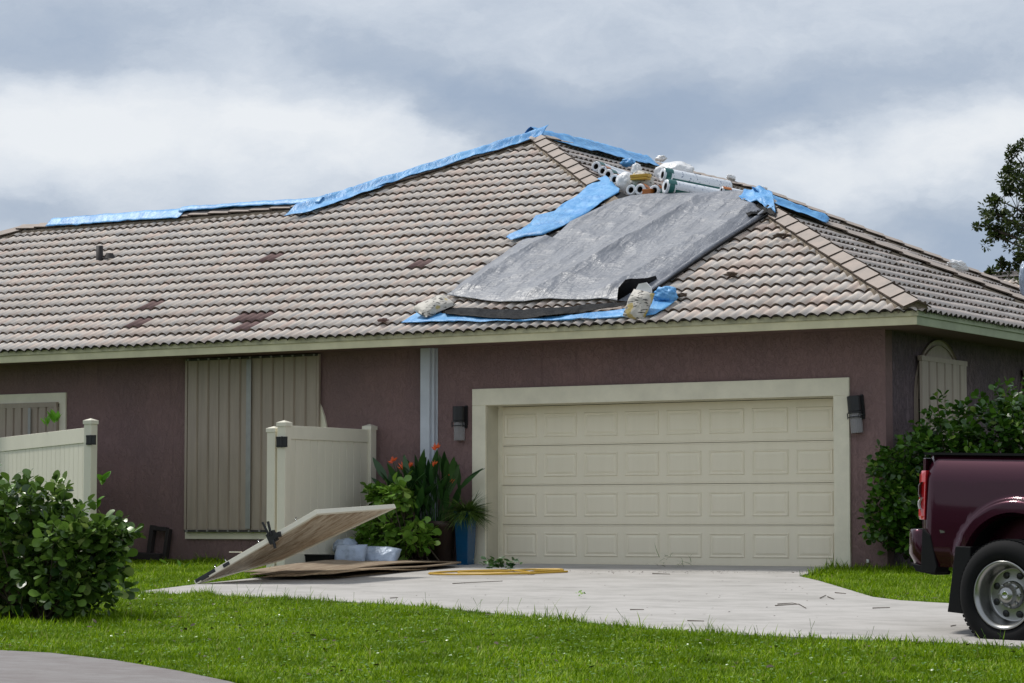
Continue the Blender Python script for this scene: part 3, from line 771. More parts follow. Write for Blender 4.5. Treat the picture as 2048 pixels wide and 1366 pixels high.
# ================================================================== OPENINGS ON THE FRONT
TWD = .205
b = MB(); TP = -.035
b.box((GL-TWD, TP, GH), (GR+TWD, 0.002, GH+TWD+.01)).box((GL-TWD, TP, -.02), (GL, 0.002, GH)).box((GR, TP, -.02), (GR+TWD, 0.002, GH))
b.build('garage_trim', M['trim'], H, bevel=.006)
b = MB(); b.box((GL, .002, -.02), (GL+.008, .30, GH)).box((GR-.008, .002, -.02), (GR, .30, GH)).box((GL+.008, .002, GH-.008), (GR-.008, .30, GH))
b.build('garage_reveal', M['cream'], H)
b = MB(); b.box((GL+.008, .262, -.02), (GL+.05, .275, GH-.008)).box((GL+.050, .270, -.02), (GL+.068, .29, GH-.008)); b.build('weather_strip', M['trim'], H)
# garage door: four sections, each with eight pressed panels
DY = .275
gd = MB().box((GL+.01, DY+.05, .0), (GR-.01, DY+.07, GH-.01)).build('garage_door', M['door'], H)
SH = (GH-.02)/4; DW = (GR-GL-.02)
for i in range(4):
    z0 = .012+i*SH; z1 = z0+SH-.006
    b = MB(); x0, x1 = GL+.012, GR-.012
    b.box((x0, DY+.0025, z0+.018), (x1, DY+.045, z1-.018), 0)
    # pressed grooves: recess frame built from faces around each panel
    b.box((x0, DY-.000, z0), (x1, DY+.045, z0+.018), 0).box((x0, DY-.000, z1-.018), (x1, DY+.045, z1), 0)
    b.build('door_section', M['door'], gd, bevel=.004)
    px0 = x0+.085; pitch = (DW-.12)/8
    for j in range(8):
        a0 = px0+j*pitch; a1 = a0+pitch-.105; c0, c1 = z0+.105, z1-.095
        p = MB(); yb = DY+.0045
        rings = [(0, -.0025), (.007, -.013), (.014, -.013), (.028, -.0032), (.034, -.0032), (.060, -.012), (.066, -.012)]
        vs = []
        for ins, yo in rings:
            vs += [(a0+ins, yb+yo, c0+ins), (a1-ins, yb+yo, c0+ins), (a1-ins, yb+yo, c1-ins), (a0+ins, yb+yo, c1-ins)]
        f = []
        for k in range(len(rings)-1):
            for q in range(4): f.append((k*4+q, k*4+(q+1) % 4, (k+1)*4+(q+1) % 4, (k+1)*4+q))
        f.append(tuple(4*(len(rings)-1)+q for q in range(4)))
        p.add(vs, f); p.build('panel', M['door'], gd)
MB().box((GL+.01, DY-.004, -.005), (GR-.01, DY+.04, .010)).build('bottom_seal', M['black'], gd)

def corr_panel(x0, x1, z0, z1, y, ribs, axis='x', deep=.026):
    """trapezoid-ribbed storm panel between x0 and x1"""
    pts = []; n = ribs; p = (x1-x0)/n
    for i in range(n):
        a = x0+i*p
        pts += [(a, 0), (a+p*.10, -deep), (a+p*.86, -deep), (a+p*.94, 0)]
    pts.append((x1, 0))
    vs = []; 
    for (a, d) in pts:
        for z in (z0, z1): vs.append((a, y+d, z) if axis == 'x' else (y-d, a, z))
    f = [(2*i, 2*i+2, 2*i+3, 2*i+1) for i in range(len(pts)-1)]
    return MB().add(vs, f)
# tall shuttered window with a rounded head behind the panels
wn = MB()
cx, hw, spring, rise = (-10.44-8.05)/2, 1.195, 1.72, .95
def arch_band(cx, hw, spring, rise, zb, tw, y0, y1, axis='x', n=24):
    out = [(cx-hw, zb), (cx-hw, spring)]+[(cx-hw*math.cos(math.pi*i/n), spring+rise*math.sin(math.pi*i/n)) for i in range(1, n)]+[(cx+hw, spring), (cx+hw, zb)]
    h2 = hw-tw
    inn = [(cx-h2, zb+tw), (cx-h2, spring)]+[(cx-h2*math.cos(math.pi*i/n), spring+(rise-tw)*math.sin(math.pi*i/n)) for i in range(1, n)]+[(cx+h2, spring), (cx+h2, zb+tw)]
    k = len(out); vs = []
    for y in (y0, y1):
        for q in out+inn: vs.append((q[0], y, q[1]) if axis == 'x' else (y, q[0], q[1]))
    f = []
    for i in range(k):
        j = (i+1) % k
        f += [(i, j, k+j, k+i), (i, 2*k+i, 2*k+j, j), (k+i, k+j, 3*k+j, 3*k+i)]
    return MB().add(vs, f)
win = arch_band(cx, hw, spring, rise, .32, .13, -.03, .003).build('window', M['trim'], H)
fl = arch_band(cx, hw-.129, spring, rise-.129, .449, .03, -.012, .003).build('window_frame', M['trim'], win)
MB().box((cx-hw+.13, -.010, .45), (cx+hw-.13, .0, 1.75)).build('pane', M['winglass'], win)
sx0, sx1 = -10.39, -8.185
shut = MB().box((sx0-.02, -.085, .415), (sx1+.02, -.032, .445)).box((sx0-.02, -.085, 2.775), (sx1+.02, -.032, 2.80)).build('shutter', M['alu_d'], win)
npn = 4; pw = (sx1-sx0)/npn
for i in range(npn):
    corr_panel(sx0+i*pw, sx0+(i+1)*pw+.02, .448, 2.773, -.050-.004*(i % 2), 3).build('panel', M['alu'], shut)
MB().box((sx0+pw*2-.05, -.112, .46), (sx0+pw*2+.03, -.106, 2.76)).build('joint_strip', M['alu2'], shut)
b = MB()
for i in range(13):
    x = sx0+.03+i*(sx1-sx0-.06)/12
    for z in (.432, 2.788): b.box((x-.012, -.104, z-.012), (x+.012, -.086, z+.012))
b.build('wing_nut', M['alu2'], shut)['kind'] = 'stuff'
MB().box((sx1, -.075, .45), (sx1+.035, -.034, 2.80)).build('side_rail', M['alu'], shut)
MB().box((sx0-.035, -.075, .45), (sx0, -.034, 2.80)).build('side_rail', M['alu'], shut)
# smaller square window at the left, with its shutter
x1w, zt = -12.63, 2.40; x0w = -14.3; tw = .13
b = MB(); b.box((x0w, -.03, zt-.155), (x1w, .003, zt)).box((x0w, -.03, 1.02), (x1w, .003, 1.15)).box((x1w-.12, -.03, 1.15), (x1w, .003, zt-.155)).box((x0w, -.03, 1.15), (x0w+.12, .003, zt-.155))
win2 = b.build('window', M['trim'], H, bevel=.004)
MB().box((x0w+.12, -.006, 1.15), (x1w-.12, .0, zt-.155)).build('pane', M['winglass'], win2)
sh2 = MB().box((x0w+.10, -.085, zt-.205), (x1w-.13, -.032, zt-.135)).box((x1w-.175, -.085, 1.1), (x1w-.12, -.032, zt-.205)).build('shutter', M['alu'], win2)
for i in range(3):
    a0 = x0w+.12; w_ = (x1w-.175-a0)/3
    corr_panel(a0+i*w_, a0+(i+1)*w_+.01, 1.1, zt-.205, -.050-.004*(i % 2), 3).build('panel', M['alu'], sh2)
MB().box((x1w-.175-2*w_+.45, -.108, 1.1), (x1w-.175-2*w_+.50, -.103, zt-.21)).build('joint_strip', M['alu2'], sh2)
# arched windows on the side wall, shade painted in by darker trim and infill
for k, (cy, hw2) in enumerate(((1.62, .78), (5.05, .66))):
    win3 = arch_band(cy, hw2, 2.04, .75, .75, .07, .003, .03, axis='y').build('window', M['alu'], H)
    n = 20; pts = [(cy-(hw2-.07)*math.cos(math.pi*i/n), 2.04+.68*math.sin(math.pi*i/n)) for i in range(n+1)]
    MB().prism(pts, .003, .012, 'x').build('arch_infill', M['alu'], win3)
    MB().box((.003, cy-hw2+.1, .85), (.010, cy+hw2-.1, 2.04)).build('pane', M['winglass'], win3)
    sh3 = MB().box((.032, cy-hw2+.06, 2.50), (.085, cy+hw2-.03, 2.56)).build('shutter', M['alu'], win3)
    for i in range(2):
        a0 = cy-hw2+.07; w_ = (2*hw2-.10)/2
        corr_panel(a0+i*w_, a0+(i+1)*w_+.01, .80, 2.50, .050+.004*(i % 2), 3, axis='y').build('panel', M['alu'], sh3)
# downspout beside the garage
DX = float(FWALL(840, 900, -.10)[0])
b = MB(); b.box((DX, -.10, .02), (DX+.145, -.001, ZB+.01)); b.build('downspout', M['blueish'], H, bevel=.006)
b = MB(); b.box((DX+.147, -.06, .02), (DX+.19, -.001, ZB+.01)).box((DX+.191, -.012, .0), (DX+.215, -.001, ZB+.01)); b.build('downspout_casing', M['blueish'], H, bevel=.004)
# small white tap cover low on the wall
p = FWALL(1737, 1122); MB().box((p[0]-.012, -.03, p[2]-.02), (p[0]+.012, 0, p[2]+.02)).build('wall_cap', M['white'], H)

def sconce(x, z, tilt, label):
    t = thing('wall_lamp', label, 'wall lamp', (x, 0, z), 'black lamps either side of the garage door')
    mt = Matrix.Translation((x, 0, z)) @ Matrix.Rotation(tilt, 4, 'Y')
    def half(r0, r1, z0, z1, mi=0, n=12, cy=-.05):
        pts0 = [(r0*math.cos(a), cy-r0*math.sin(a)) for a in np.linspace(0, math.pi, n)]+[(-r0, .0), (r0, .0)]
        pts1 = [(r1*math.cos(a), cy-r1*math.sin(a)) for a in np.linspace(0, math.pi, n)]+[(-r1, .0), (r1, .0)]
        k = len(pts0); vs = [mt @ Vector((p[0], p[1], z0)) for p in pts0]+[mt @ Vector((p[0], p[1], z1)) for p in pts1]
        return MB().add(vs, [(i, (i+1) % k, k+(i+1) % k, k+i) for i in range(k)]+[tuple(range(k-1, -1, -1)), tuple(range(k, 2*k))], mi)
    half(.085, .085, -.185, .0).build('hood', M['black'], t, bevel=.004)
    half(.090, .090, -.205, -.188).build('band', M['black'], t)
    b = half(.088, .088, -.255, -.245); b.box((-.088, -.10, -.27), (-.078, -.09, -.2), mtx=mt).box((.078, -.10, -.27), (.088, -.09, -.2), mtx=mt).box((.07, -.03, -.28), (.098, -.002, .01), mtx=mt)
    b.build('bracket', M['black'], t)
    b = MB(); n = 22; pts = []
    for i in range(n+1):
        a = math.pi*i/n; r = .066+(.004 if i % 2 else 0); pts.append((r*math.cos(a), -.05-r*math.sin(a)))
    pts += [(-.066, -.02), (.066, -.02)]
    b.prism(pts, -.44, -.205, 'z', mtx=mt); b.build('glass_shade', M['glass'], t)
    b = MB().box((-.075, -.018, -.24), (.105, -.001, -.0), mtx=mt); b.build('back_plate', M['darkwood'], t)
    return t
sconce(-5.93, 2.045, 0, 'black half-round wall lamp with ribbed glass between downspout and garage door')
sconce(-.385, 2.04, R(-5), 'tilted black wall lamp with ribbed glass by the house corner above the hedge')

# ================================================================== TARPS, ROLLS AND BAGS ON THE ROOF
NF = (0, -T, 1); NS_ = (T, 0, 1)
def roof_grid(top, bot, nu, nv, off, left=None, right=None):
    g = coons(top, bot, nu, nv, left, right); out = np.zeros((nv, nu, 3))
    for i in range(nv):
        for j in range(nu): out[i, j] = P1(g[i, j, 0], g[i, j, 1], off)
    return out
GTF = 1
g = roof_grid([(1232, 401), (1262, 391), (1340, 386), (1420, 385), (1490, 384)],
              [(893, 590), (940, 598), (1000, 604), (1050, 604), (1100, 598), (1140, 600), (1200, 599), (1262, 603)], 220, 160, .095,
              left=[(1232, 401), (1140, 446), (1096, 482), (1045, 480), (1000, 512), (940, 556), (893, 590)],
              right=[(1490, 384), (1528, 424), (1490, 452), (1420, 498), (1350, 548), (1300, 585), (1262, 603)])
gt = sheet('tarp', g, NF, .014, 1.6, M['grey_tarp'], thick=.003, seed=2, ridg=(1, 2.6, .55, .012, ((.8, .10, .070), (1.9, .22, .026), (2.0, 1.9, .016))), edge=.025, fade=.07)
tag(gt, 'large silver grey tarp spread over the damaged slope above the garage', 'tarp')
# the folded right-hand edge of the grey sheet, a fat roll lying down the slope
ft = thing('folded_tarp_edge', 'dark silver rolled fold of tarp running down the right side of the grey tarp', 'tarp fold', tuple(P1(1400, 500, .1)))
for k, (pa, r, mm) in enumerate((([(1532, 420), (1500, 446), (1420, 496), (1345, 550), (1300, 582), (1268, 604)], .040, 'grey_tarp'),
                                 ([(1535, 430), (1480, 464), (1405, 514), (1335, 562), (1280, 600)], .018, 'blk_tarp'),
                                 ([(1500, 420), (1400, 488), (1310, 552), (1262, 592)], .030, 'grey_tarp'))):
    q = polyline([P1(*p, .11) for p in pa], 40)
    rr = [r*(.75+.5*abs(noise.noise(Vector((i*.3, k*7, 1))))) for i in range(40)]
    b = MB().tube([tuple(x) for x in q], rr, 10); b.build('fold', M[mm], ft)
fl_ = thing('tarp_flap', 'black underside flap standing up at the lower right corner of the grey tarp', 'tarp flap', tuple(P1(1246, 600, .1)))
a, c_, d = P1(1240, 604, .09), P1(1262, 600, .09), P1(1300, 575, .1)
up = np.array([0, -.1, 1.0])
b = MB(); vs = []
top_ = [(1238, 603, .02), (1243, 602, .16), (1252, 600, .25), (1264, 596, .24), (1280, 588, .19), (1300, 577, .13), (1318, 566, .09)]
for (x, y, h) in top_:
    p = P1(x, y, .08); vs += [tuple(p), tuple(p+np.array([0.02*math.sin(x), -.05, h]))]
b.add(vs, [(2*i, 2*i+2, 2*i+3, 2*i+1) for i in range(len(top_)-1)], 0, True)
o = b.build('flap', M['blk_tarp'], fl_); sd = o.modifiers.new('t', 'SOLIDIFY'); sd.thickness = .006
# black sheet uncovered between the blue and the grey
g = roof_grid([(1075, 462), (1130, 425), (1180, 405), (1240, 385)], [(1092, 488), (1130, 466), (1190, 428), (1262, 396)], 50, 16, .055)
o = sheet('underlay', g, NF, .010, 3, M['blk_tarp'], thick=.003, seed=4); tag(o, 'black underlayment exposed between the grey tarp and the blue strip', 'underlayment')
g = roof_grid([(1478, 418), (1500, 410), (1540, 415), (1556, 428)], [(1498, 440), (1515, 436), (1532, 430), (1552, 440)], 26, 12, .10)
o = sheet('underlay', g, NF, .05, 5, M['blk_tarp'], thick=.003, seed=5); tag(o, 'crumpled black sheet under the blue tarp at the head of the right hip', 'underlayment')
# lower strips near the eave
g = roof_grid([(846, 622), (880, 628), (1000, 634), (1150, 633), (1262, 618), (1300, 592), (1330, 596), (1345, 600)],
              [(802, 645), (880, 644), (1000, 644), (1150, 640), (1250, 634), (1310, 630), (1330, 618), (1350, 602)], 120, 14, .085)
o = sheet('tarp', g, NF, .016, 3, M['blue_tarp'], thick=.003, seed=6, edge=.03); tag(o, 'narrow blue tarp lying along the eave under two cement bags', 'tarp')
g = roof_grid([(884, 615), (960, 621), (1060, 620), (1160, 615), (1262, 606)], [(892, 632), (960, 637), (1030, 640), (1120, 634), (1256, 613)], 100, 10, .105)
o = sheet('tarp', g, NF, .020, 3, M['blk_tarp'], thick=.004, seed=7); tag(o, 'long black plastic strip lying over the blue tarp at the eave', 'tarp')
# blue strip with print, from the rolls down to the left
g = roof_grid([(1012, 474), (1040, 463), (1060, 450), (1072, 432), (1110, 424), (1160, 388), (1186, 362), (1212, 352)],
              [(1022, 481), (1050, 474), (1085, 470), (1130, 452), (1180, 425), (1206, 404), (1238, 386), (1240, 380)], 110, 26, .095)
o = sheet('tarp', g, NF, .018, 2.2, M['blue_tarp'], thick=.003, seed=8, edge=.04, ridg=(1, 1.1, 4.5, .035), fade=.12); tag(o, 'printed blue tarp strip hanging down left of the grey tarp', 'tarp')
# blue cover at the wing's apex, folding over the hip
def over_hip(name, line, wf, wb, nu, nv, nF, nB, label, seed, amp=.03, cat='tarp'):
    """sheet draped over a ridge line: wf metres down the front face, wb down the back face"""
    Q = polyline(line, nu); out = np.zeros((nv, nu, 3))
    dF, dB = np.array(nF, float), np.array(nB, float)
    for j in range(nu):
        u = j/(nu-1)
        f_ = np.interp(u, np.linspace(0, 1, len(wf)), wf)*(1+.10*noise.noise(Vector((u*14, seed, 0))))
        b_ = np.interp(u, np.linspace(0, 1, len(wb)), wb)*(1+.10*noise.noise(Vector((u*14, seed, 9))))
        for i in range(nv):
            s = i/(nv-1)*(f_+b_)-b_
            p = Q[j] + (dF*max(s, 0) if s > 0 else dB*(-s))
            rd = .080*math.exp(-(s/.15)**2)
            out[i, j] = p+np.array([0, 0, rd])
    o = sheet(name, out, (0, -.2, 1), amp*.5, 2.4, M['blue_tarp'], thick=.003, seed=seed, ridg=(1, 3.5, 3.5, .020)); tag(o, label, cat); return o
cs = 1/math.sqrt(1+T*T)
dF = (0, -cs, -T*cs); dS = (cs, 0, -T*cs); dL = (-cs, 0, -T*cs); dR = (0, cs, -T*cs)
zo = .115
over_hip('tarp', [(LX1+.66, LR, zf(LR)+zo), (LX0-2.6, LR, zf(LR)+zo)], [.21, .24, .22, .27], [.3], 150, 12, dF, dR, 'first blue ridge tarp, at the far left end of the low ridge', 11, .025)
over_hip('tarp', [(LX0-2.7, LR, zf(LR)+zo+.02), (LX0+.1, LR, zf(LR)+zo)], [.12, .10, .12, .14], [.3], 130, 12, dF, dR, 'narrow blue ridge tarp in the middle of the low ridge', 12, .02)
hl = lambda s: (LX0+s, LR+s, zf(LR)+T*s+zo)
over_hip('tarp', [hl(-.25), hl(.5), hl(.85)], [.34, .60, .50, .45], [.3], 60, 14, dF, dL, 'blue tarp corner spreading where the low ridge meets the tall hip', 13, .03)
over_hip('tarp', [hl(.75), hl(1.6), hl(2.62)], [.36, .25, .31, .26, .33, .26], [.3], 130, 14, dF, dL, 'long blue tarp along the tall left hip up to the peak', 14, .03)
over_hip('tarp', [(PK[0]-.12, PK[1]-.05, ze+zo+.02), (PK[0], PK[1]+1.4, ze+zo+.02), (PK[0], PK[1]+3.6, ze+zo)], [.20, .42, .50, .42, .34], [.3], 130, 14, dS, dL, 'pale blue tarp over the main ridge from the peak rightwards', 15, .035)
ap = np.array([WA[0], WA[1], zf(WA[1])])
hz = lambda s: tuple(ap+np.array([s, s, -T*s+zo]))
over_hip('tarp', [hz(-.05), hz(.3), hz(.68)], [.62, .50, .42, .10], [.25], 80, 16, dS, dR, 'torn blue tarp over the rear hip right of the grey tarp', 16, .04)
g = roof_grid([(1478, 398), (1488, 381), (1520, 379), (1545, 386)], [(1500, 410), (1515, 408), (1530, 418), (1552, 428)], 30, 14, .14)
o = sheet('tarp', g, NF, .05, 3, M['blue_tarp'], thick=.003, seed=18, edge=.05); tag(o, 'bright blue crumpled tarp end hanging over the top right of the grey tarp', 'tarp')
# a ball of blue plastic by the right cement bag, another on the high ridge
def lump(name, c, rad, sc, m, label, cat, seed, amp=.35, parent=None):
    bm = bmesh.new(); bmesh.ops.create_icosphere(bm, subdivisions=4, radius=1)
    for v in bm.verts:
        n_ = v.co.normalized(); h = noise.fractal(n_*1.6+Vector((seed, 0, 0)), .9, 2.1, 3)*amp + abs(noise.noise(n_*2.6+Vector((0, seed, 0))))*-.22
        v.co = Vector((n_.x*sc[0], n_.y*sc[1], n_.z*sc[2]))*rad*(1+h)
    me = bpy.data.meshes.new(name); bm.to_mesh(me); bm.free(); me.materials.append(m)
    for p in me.polygons: p.use_smooth = True
    o = link(name, me, parent, tuple(Vector(c)-base_of(parent)))
    if label: tag(o, label, cat)
    return o
lump('plastic_bundle', P1(1330, 590, .16), .17, (1.1, .5, .6), M['blue_tarp'], 'crumpled dark blue plastic bundle beside the right cement bag', 'plastic bundle', 3)
p = on(1256, 325, (T, 0, 1), ze+.16+T*PK[0]); lump('plastic_bundle', p, .12, (1, .8, .6), M['blue_tarp'], 'small dark blue bundle behind the rolls below the high ridge', 'plastic bundle', 5)

# cement bags: pillow shapes with a stitched end
def pillow(name, c, L, Wd, Ht, rz, rx, ry, m, label, cat, seed, parent=None, tail=0.0, mt=None):
    n, k = 26, 18; vs = []; mt = mt or rotm(c, rz, rx, ry)
    for sgn in (1, -1):
        for i in range(n):
            for j in range(k):
                u = i/(n-1)*2-1; v = j/(k-1)*2-1
                e = max(0, 1-abs(u)**3.2)**.55*max(0, 1-abs(v)**3.2)**.55
                pinch = 1-.10*(1-abs(v)**2)*(abs(u)**6)
                x = u*L/2*(1-.05*(1-e)); y = v*Wd/2*pinch
                z = sgn*Ht/2*e + noise.fractal(Vector((x*6, y*6, seed+sgn)), .9, 2, 4)*.022*(e+.15)
                vs.append(mt @ Vector((x, y, z)))
    F = grid_faces(k, n); F = np.concatenate([F, F[:, ::-1]+n*k])
    i0 = np.arange(n-1); ed = []
    for (a_, st) in ((0, 0), (k-1, 0)):
        for i in range(n-1): ed.append((i*k+a_, (i+1)*k+a_, (i+1)*k+a_+n*k, i*k+a_+n*k))
    for a_ in (0, n-1):
        for j in range(k-1): ed.append((a_*k+j, a_*k+j+1, a_*k+j+1+n*k, a_*k+j+n*k))
    F = np.concatenate([F, np.array(ed)])
    o = np_mesh(name, [tuple(x) for x in vs], F, m, parent, smooth=True, org=None if parent else tuple(c))
    if label: tag(o, label, cat)
    return o
bag1 = tuple(P1(868, 612, .20)); 
sl_ = math.atan(T)
def on_roof(px, py, off, rz, roll=0.0, pit=0.0):
    return Matrix.Translation(tuple(P1(px, py, off))) @ Matrix.Rotation(sl_, 4, 'X') @ Matrix.Rotation(rz, 4, 'Z') @ Matrix.Rotation(pit, 4, 'Y') @ Matrix.Rotation(roll, 4, 'X')
pillow('cement_bag', bag1, .50, .34, .17, 0, 0, 0, M['bagm'], 'printed cement bag with yellow end holding the lower left corner of the grey tarp', 'cement bag', 1, mt=on_roof(868, 613, .18, R(62), R(12)))
t = thing('cement_bag', 'printed cement bag lying on the blue tarp by the right eave end', 'cement bag', tuple(P1(1278, 610, .2)))
mt2 = Matrix.Translation(tuple(P1(1277, 610, .20))) @ Matrix.Rotation(sl_+.75, 4, 'X') @ Matrix.Rotation(R(76), 4, 'Z')
pillow('sack', None, .40, .32, .16, 0, 0, 0, M['bagm'], None, None, 2, parent=t, mt=mt2)
b = MB(); q = [mt2 @ Vector(x) for x in ((.19, -.12, .0), (.19, .12, .0), (.26, .09, .03), (.29, -.02, .05), (.25, -.09, .02))]
b.add(q, [(0, 1, 2, 3, 4)], 0, False); o = b.build('sack_neck', M['film'], t); sd = o.modifiers.new('t', 'SOLIDIFY'); sd.thickness = .02

# rolls of roofing underlayment in white and green wrappers
def roll(px, py, z, direc, L, r, label, tagm='rollo', off=None, band=True, wrapm='roll', y=None):
    """near end at the picture point on a plane facing the street (y), pointing along direc"""
    p = Vector(on(px, py, (0, 1, 0), y)) if y is not None else Vector(on(px, py, (T, 0, 1), ze+T*PK[0]+z))
    d = Vector(direc).normalized()
    t = thing('underlayment_roll', label, 'underlayment roll', tuple(p), 'underlayment rolls piled behind the ridge')
    a = d.orthogonal().normalized(); 
    q = d.to_track_quat('Z', 'Y').to_matrix().to_4x4(); mt = Matrix.Translation(p) @ q
    b = MB(); b.lathe([(r*.50, .0), (r*.86, -.012), (r, .02), (r*1.0, .10), (r*1.01, .11), (r, L*.5), (r, L-.02), (r*.9, L), (r*.5, L)], 24, mt, mis=[0, 0, 1 if band else 0, 0, 0, 0, 0, 0])
    b.build('wrapper', [M[wrapm], M['rollg']], t)
    b = MB(); b.lathe([(r*.50, -.001), (r*.42, .0), (r*.42, .05), (r*.42, L-.05), (r*.42, L), (r*.5, L+.001)], 20, mt); b.build('core', M['core'], t)
    # green print stripe along the underside and an orange tag
    b = MB(); n = 10
    vs = []
    for i in range(n+1):
        th = math.pi*(1.02+.62*i/n); 
        for h in (.12, L-.04): vs.append(mt @ Vector((0, 0, h)) + (Matrix.Rotation(0, 4, 'Z').to_3x3() @ (Vector((0, 0, 1))*0)))
    # direction vectors in the world so that the stripe sits low on the street side
    w_ = d.cross(Vector((0, 0, 1))).normalized(); u_ = w_.cross(d)
    vs = []
    for i in range(n+1):
        th = math.pi*(1.10+.50*i/n) if band else math.pi*(1.0+.6*i/n)
        dv = (w_*-math.cos(th)+u_*math.sin(th))*(r+.003)
        for h in (.12, L-.04): vs.append(p+d*h+dv)
    b.add(vs, [(2*i, 2*i+1, 2*i+3, 2*i+2) for i in range(n)], 0, True); b.build('stripe', M['rollg'], t)
    vs = []
    for i in range(5):
        th = math.pi*(.35+.14*i); dv = (w_*-math.cos(th)+u_*math.sin(th))*(r+.004)
        for h in (.0, .13): vs.append(p+d*h+dv)
    MB().add(vs, [(2*i, 2*i+1, 2*i+3, 2*i+2) for i in range(4)], 0, True).build('tag_strip', M[tagm], t)
    return t
D1 = (.10, 1, -.10); D2 = (.62, .78, -.14)
roll(1192, 333, .19, D1, 1.3, .088, 'rearmost white roll nearest the high hip, its end by the hip tiles', 'rollg')
roll(1205, 342, .21, D1, 1.2, .085, 'second roll from the hip, short dark end showing under the rearmost roll')
roll(1216, 349, .23, D1, 1.2, .090, 'roll with a green stripe along its top, third from the hip', 'rollg')
roll(1229, 359, .26, D1, 1.1, .088, 'roll with orange tag lying fourth from the hip beside the white plastic')
roll(1262, 380, 0, D1, 1.0, .088, 'leftmost of the three roll ends above the grey tarp, below the yellow bag', 'rollg', y=3.95)
roll(1280, 379, 0, D1, 1.0, .092, 'middle of the three roll ends above the grey tarp, beside the orange label', y=3.90)
roll(1309, 381, 0, D1, 1.0, .090, 'rightmost of the three small roll ends, under the big white roll', y=3.85)
roll(1325, 350, 0, D2, 1.05, .108, 'upper large white roll with blue print and a green collar', 'rollg', y=3.95)
roll(1331, 373, 0, D2, 1.05, .112, 'lower large white roll lying on the top edge of the grey tarp', 'rollg', y=3.70)
roll(1443, 381, 0, D2, .7, .062, 'small green roll end at the right of the big rolls', y=3.85)
# orange end label and plastic bags among the rolls
p = on(1294, 384, (0, 1, 0), 3.80); b = MB().box((p[0]-.07, p[1]-.02, p[2]-.045), (p[0]+.07, p[1]+.1, p[2]+.045)); o = b.build('carton', M['rollo'], org=tuple(p), bevel=.01); tag(o, 'small orange carton wedged between two roll ends', 'carton')
lump('plastic_bag', on(1250, 366, (0, 1, 0), 4.35), .17, (.9, .6, .95), M['film'], 'bulging white plastic bag left of the yellow printed bag', 'plastic bag', 7, .12)
lump('plastic_bag', on(1348, 343, (0, 1, 0), 4.9), .26, (1.3, .7, .55), M['film'], 'white plastic bag lying behind the big rolls', 'plastic bag', 8, .2)
t = thing('plastic_bag', 'clear bag of yellow printed packs standing between the rolls', 'plastic bag', tuple(on(1283, 358, (0, 1, 0), 4.2)))
lump('bag_body', on(1283, 360, (0, 1, 0), 4.2), .20, (.95, .6, .7), M['bagm'], None, None, 9, .14, parent=t)
q_ = on(1281, 352, (0, 1, 0), 4.05); MB().box((q_[0]-.16, q_[1]-.03, q_[2]-.020), (q_[0]+.13, q_[1]+.10, q_[2]+.025)).box((q_[0]-.15, q_[1]-.035, q_[2]-.055), (q_[0]+.12, q_[1]+.09, q_[2]-.025)).build('yellow_pack', M['yellow'], t, bevel=.006)
lump('bag_neck', on(1273, 340, (0, 1, 0), 4.3), .09, (.8, .5, 1.2), M['film'], None, None, 10, .3, parent=t)
lump('plastic_scrap', on(1322, 317, (1, 0, 0), PK[0]), .09, (1.3, .5, .55), M['film'], 'scrap of white and yellow plastic caught on the ridge above the rolls', 'plastic scrap', 12, .5)
lump('plastic_scrap', on(1462, 355, (1, 0, 0), PK[0]), .12, (.5, 1.2, .5), M['film'], 'small clear bag sitting on the far ridge', 'plastic scrap', 13, .3)
p = on(1915, 528, (T, 0, 1), ze+.2+T*PK[0]); lump('plastic_sheet', P1(1915, 528, .1)*0+np.array(on(1915, 531, (1, 0, 0), -6.0)), .3, (.35, 1.6, .35), M['film'], 'white plastic sheet draped on the rear hip at the far right', 'plastic sheet', 14, .3)
# wisps of film along the lower part of the hip
lump('plastic_scrap', on(1527, 376, (1, 0, 0), PK[0]+.1), .08, (.5, 1.6, .4), M['film'], 'thin white plastic strip on the ridge end above the torn blue tarp', 'plastic scrap', 15, .3)
# loose tile pieces
for k, (px, py, lb) in enumerate(((766, 640, 'broken brown tile piece lying in a valley left of the blue eave tarp'), (842, 606, 'dark block of tile behind the left cement bag'),
                       (1362, 590, 'broken grey tile piece right of the blue bundle'), (1462, 548, 'small grey fragment on the slope right of the tarp'), (1560, 470, 'cracked tile piece lying near the right hip'))):
    p = P1(px, py, .11); o = lump('tile_fragment', p, .07, (1.2, .8, .35), M['tile_dark'] if k < 2 else M['butt'], lb, 'tile fragment', 20+k, .4)

# ---- the roof of the wing behind, far right
B2 = thing('rear_wing', 'rear wing roof with tan tiles and ridge caps showing beyond the right hip', 'house wing', (2, 26, 0))
y2 = 24.0; zr = on(1985, 556, (0, 1, 0), y2)[2]; xr = on(1985, 556, (0, 1, 0), y2)[0]
e_ = 5.0
MB().add([(xr-1, y2, zr), (xr+14, y2, zr), (xr+14, y2-e_, zr-T*e_), (xr-1-0, y2-e_, zr-T*e_), (xr-1, y2+e_, zr-T*e_), (xr+14, y2+e_, zr-T*e_)], [(3, 2, 1, 0), (0, 1, 5, 4)]).build('roof', M['deck'], B2)
MB().box((xr-.6, y2-e_+.6, -.3), (xr+13.6, y2+e_-.6, zr-T*e_+.1)).build('wall', M['wall'], B2)
c_ = 1/math.sqrt(1+T*T); A_ = np.array([1., 0, 0]); U_ = np.array([0, c_, T*c_]); Nn = np.array([0, -T*c_, c_])
vs, fs, ms, k = [], [], [], 0
BB = np.stack([A_, U_, Nn], 1)
for r in range(8, 15):
    for a in range(-2, 20):
        org = np.array([xr, y2-e_, zr-T*e_])+A_*(a*TW)+U_*(r*EX)
        if r*EX+TL > e_/c_+.1: continue
        vs.append(TV @ BB.T+org); fs.append(TF+k); ms.append(TMI); k += len(TV)
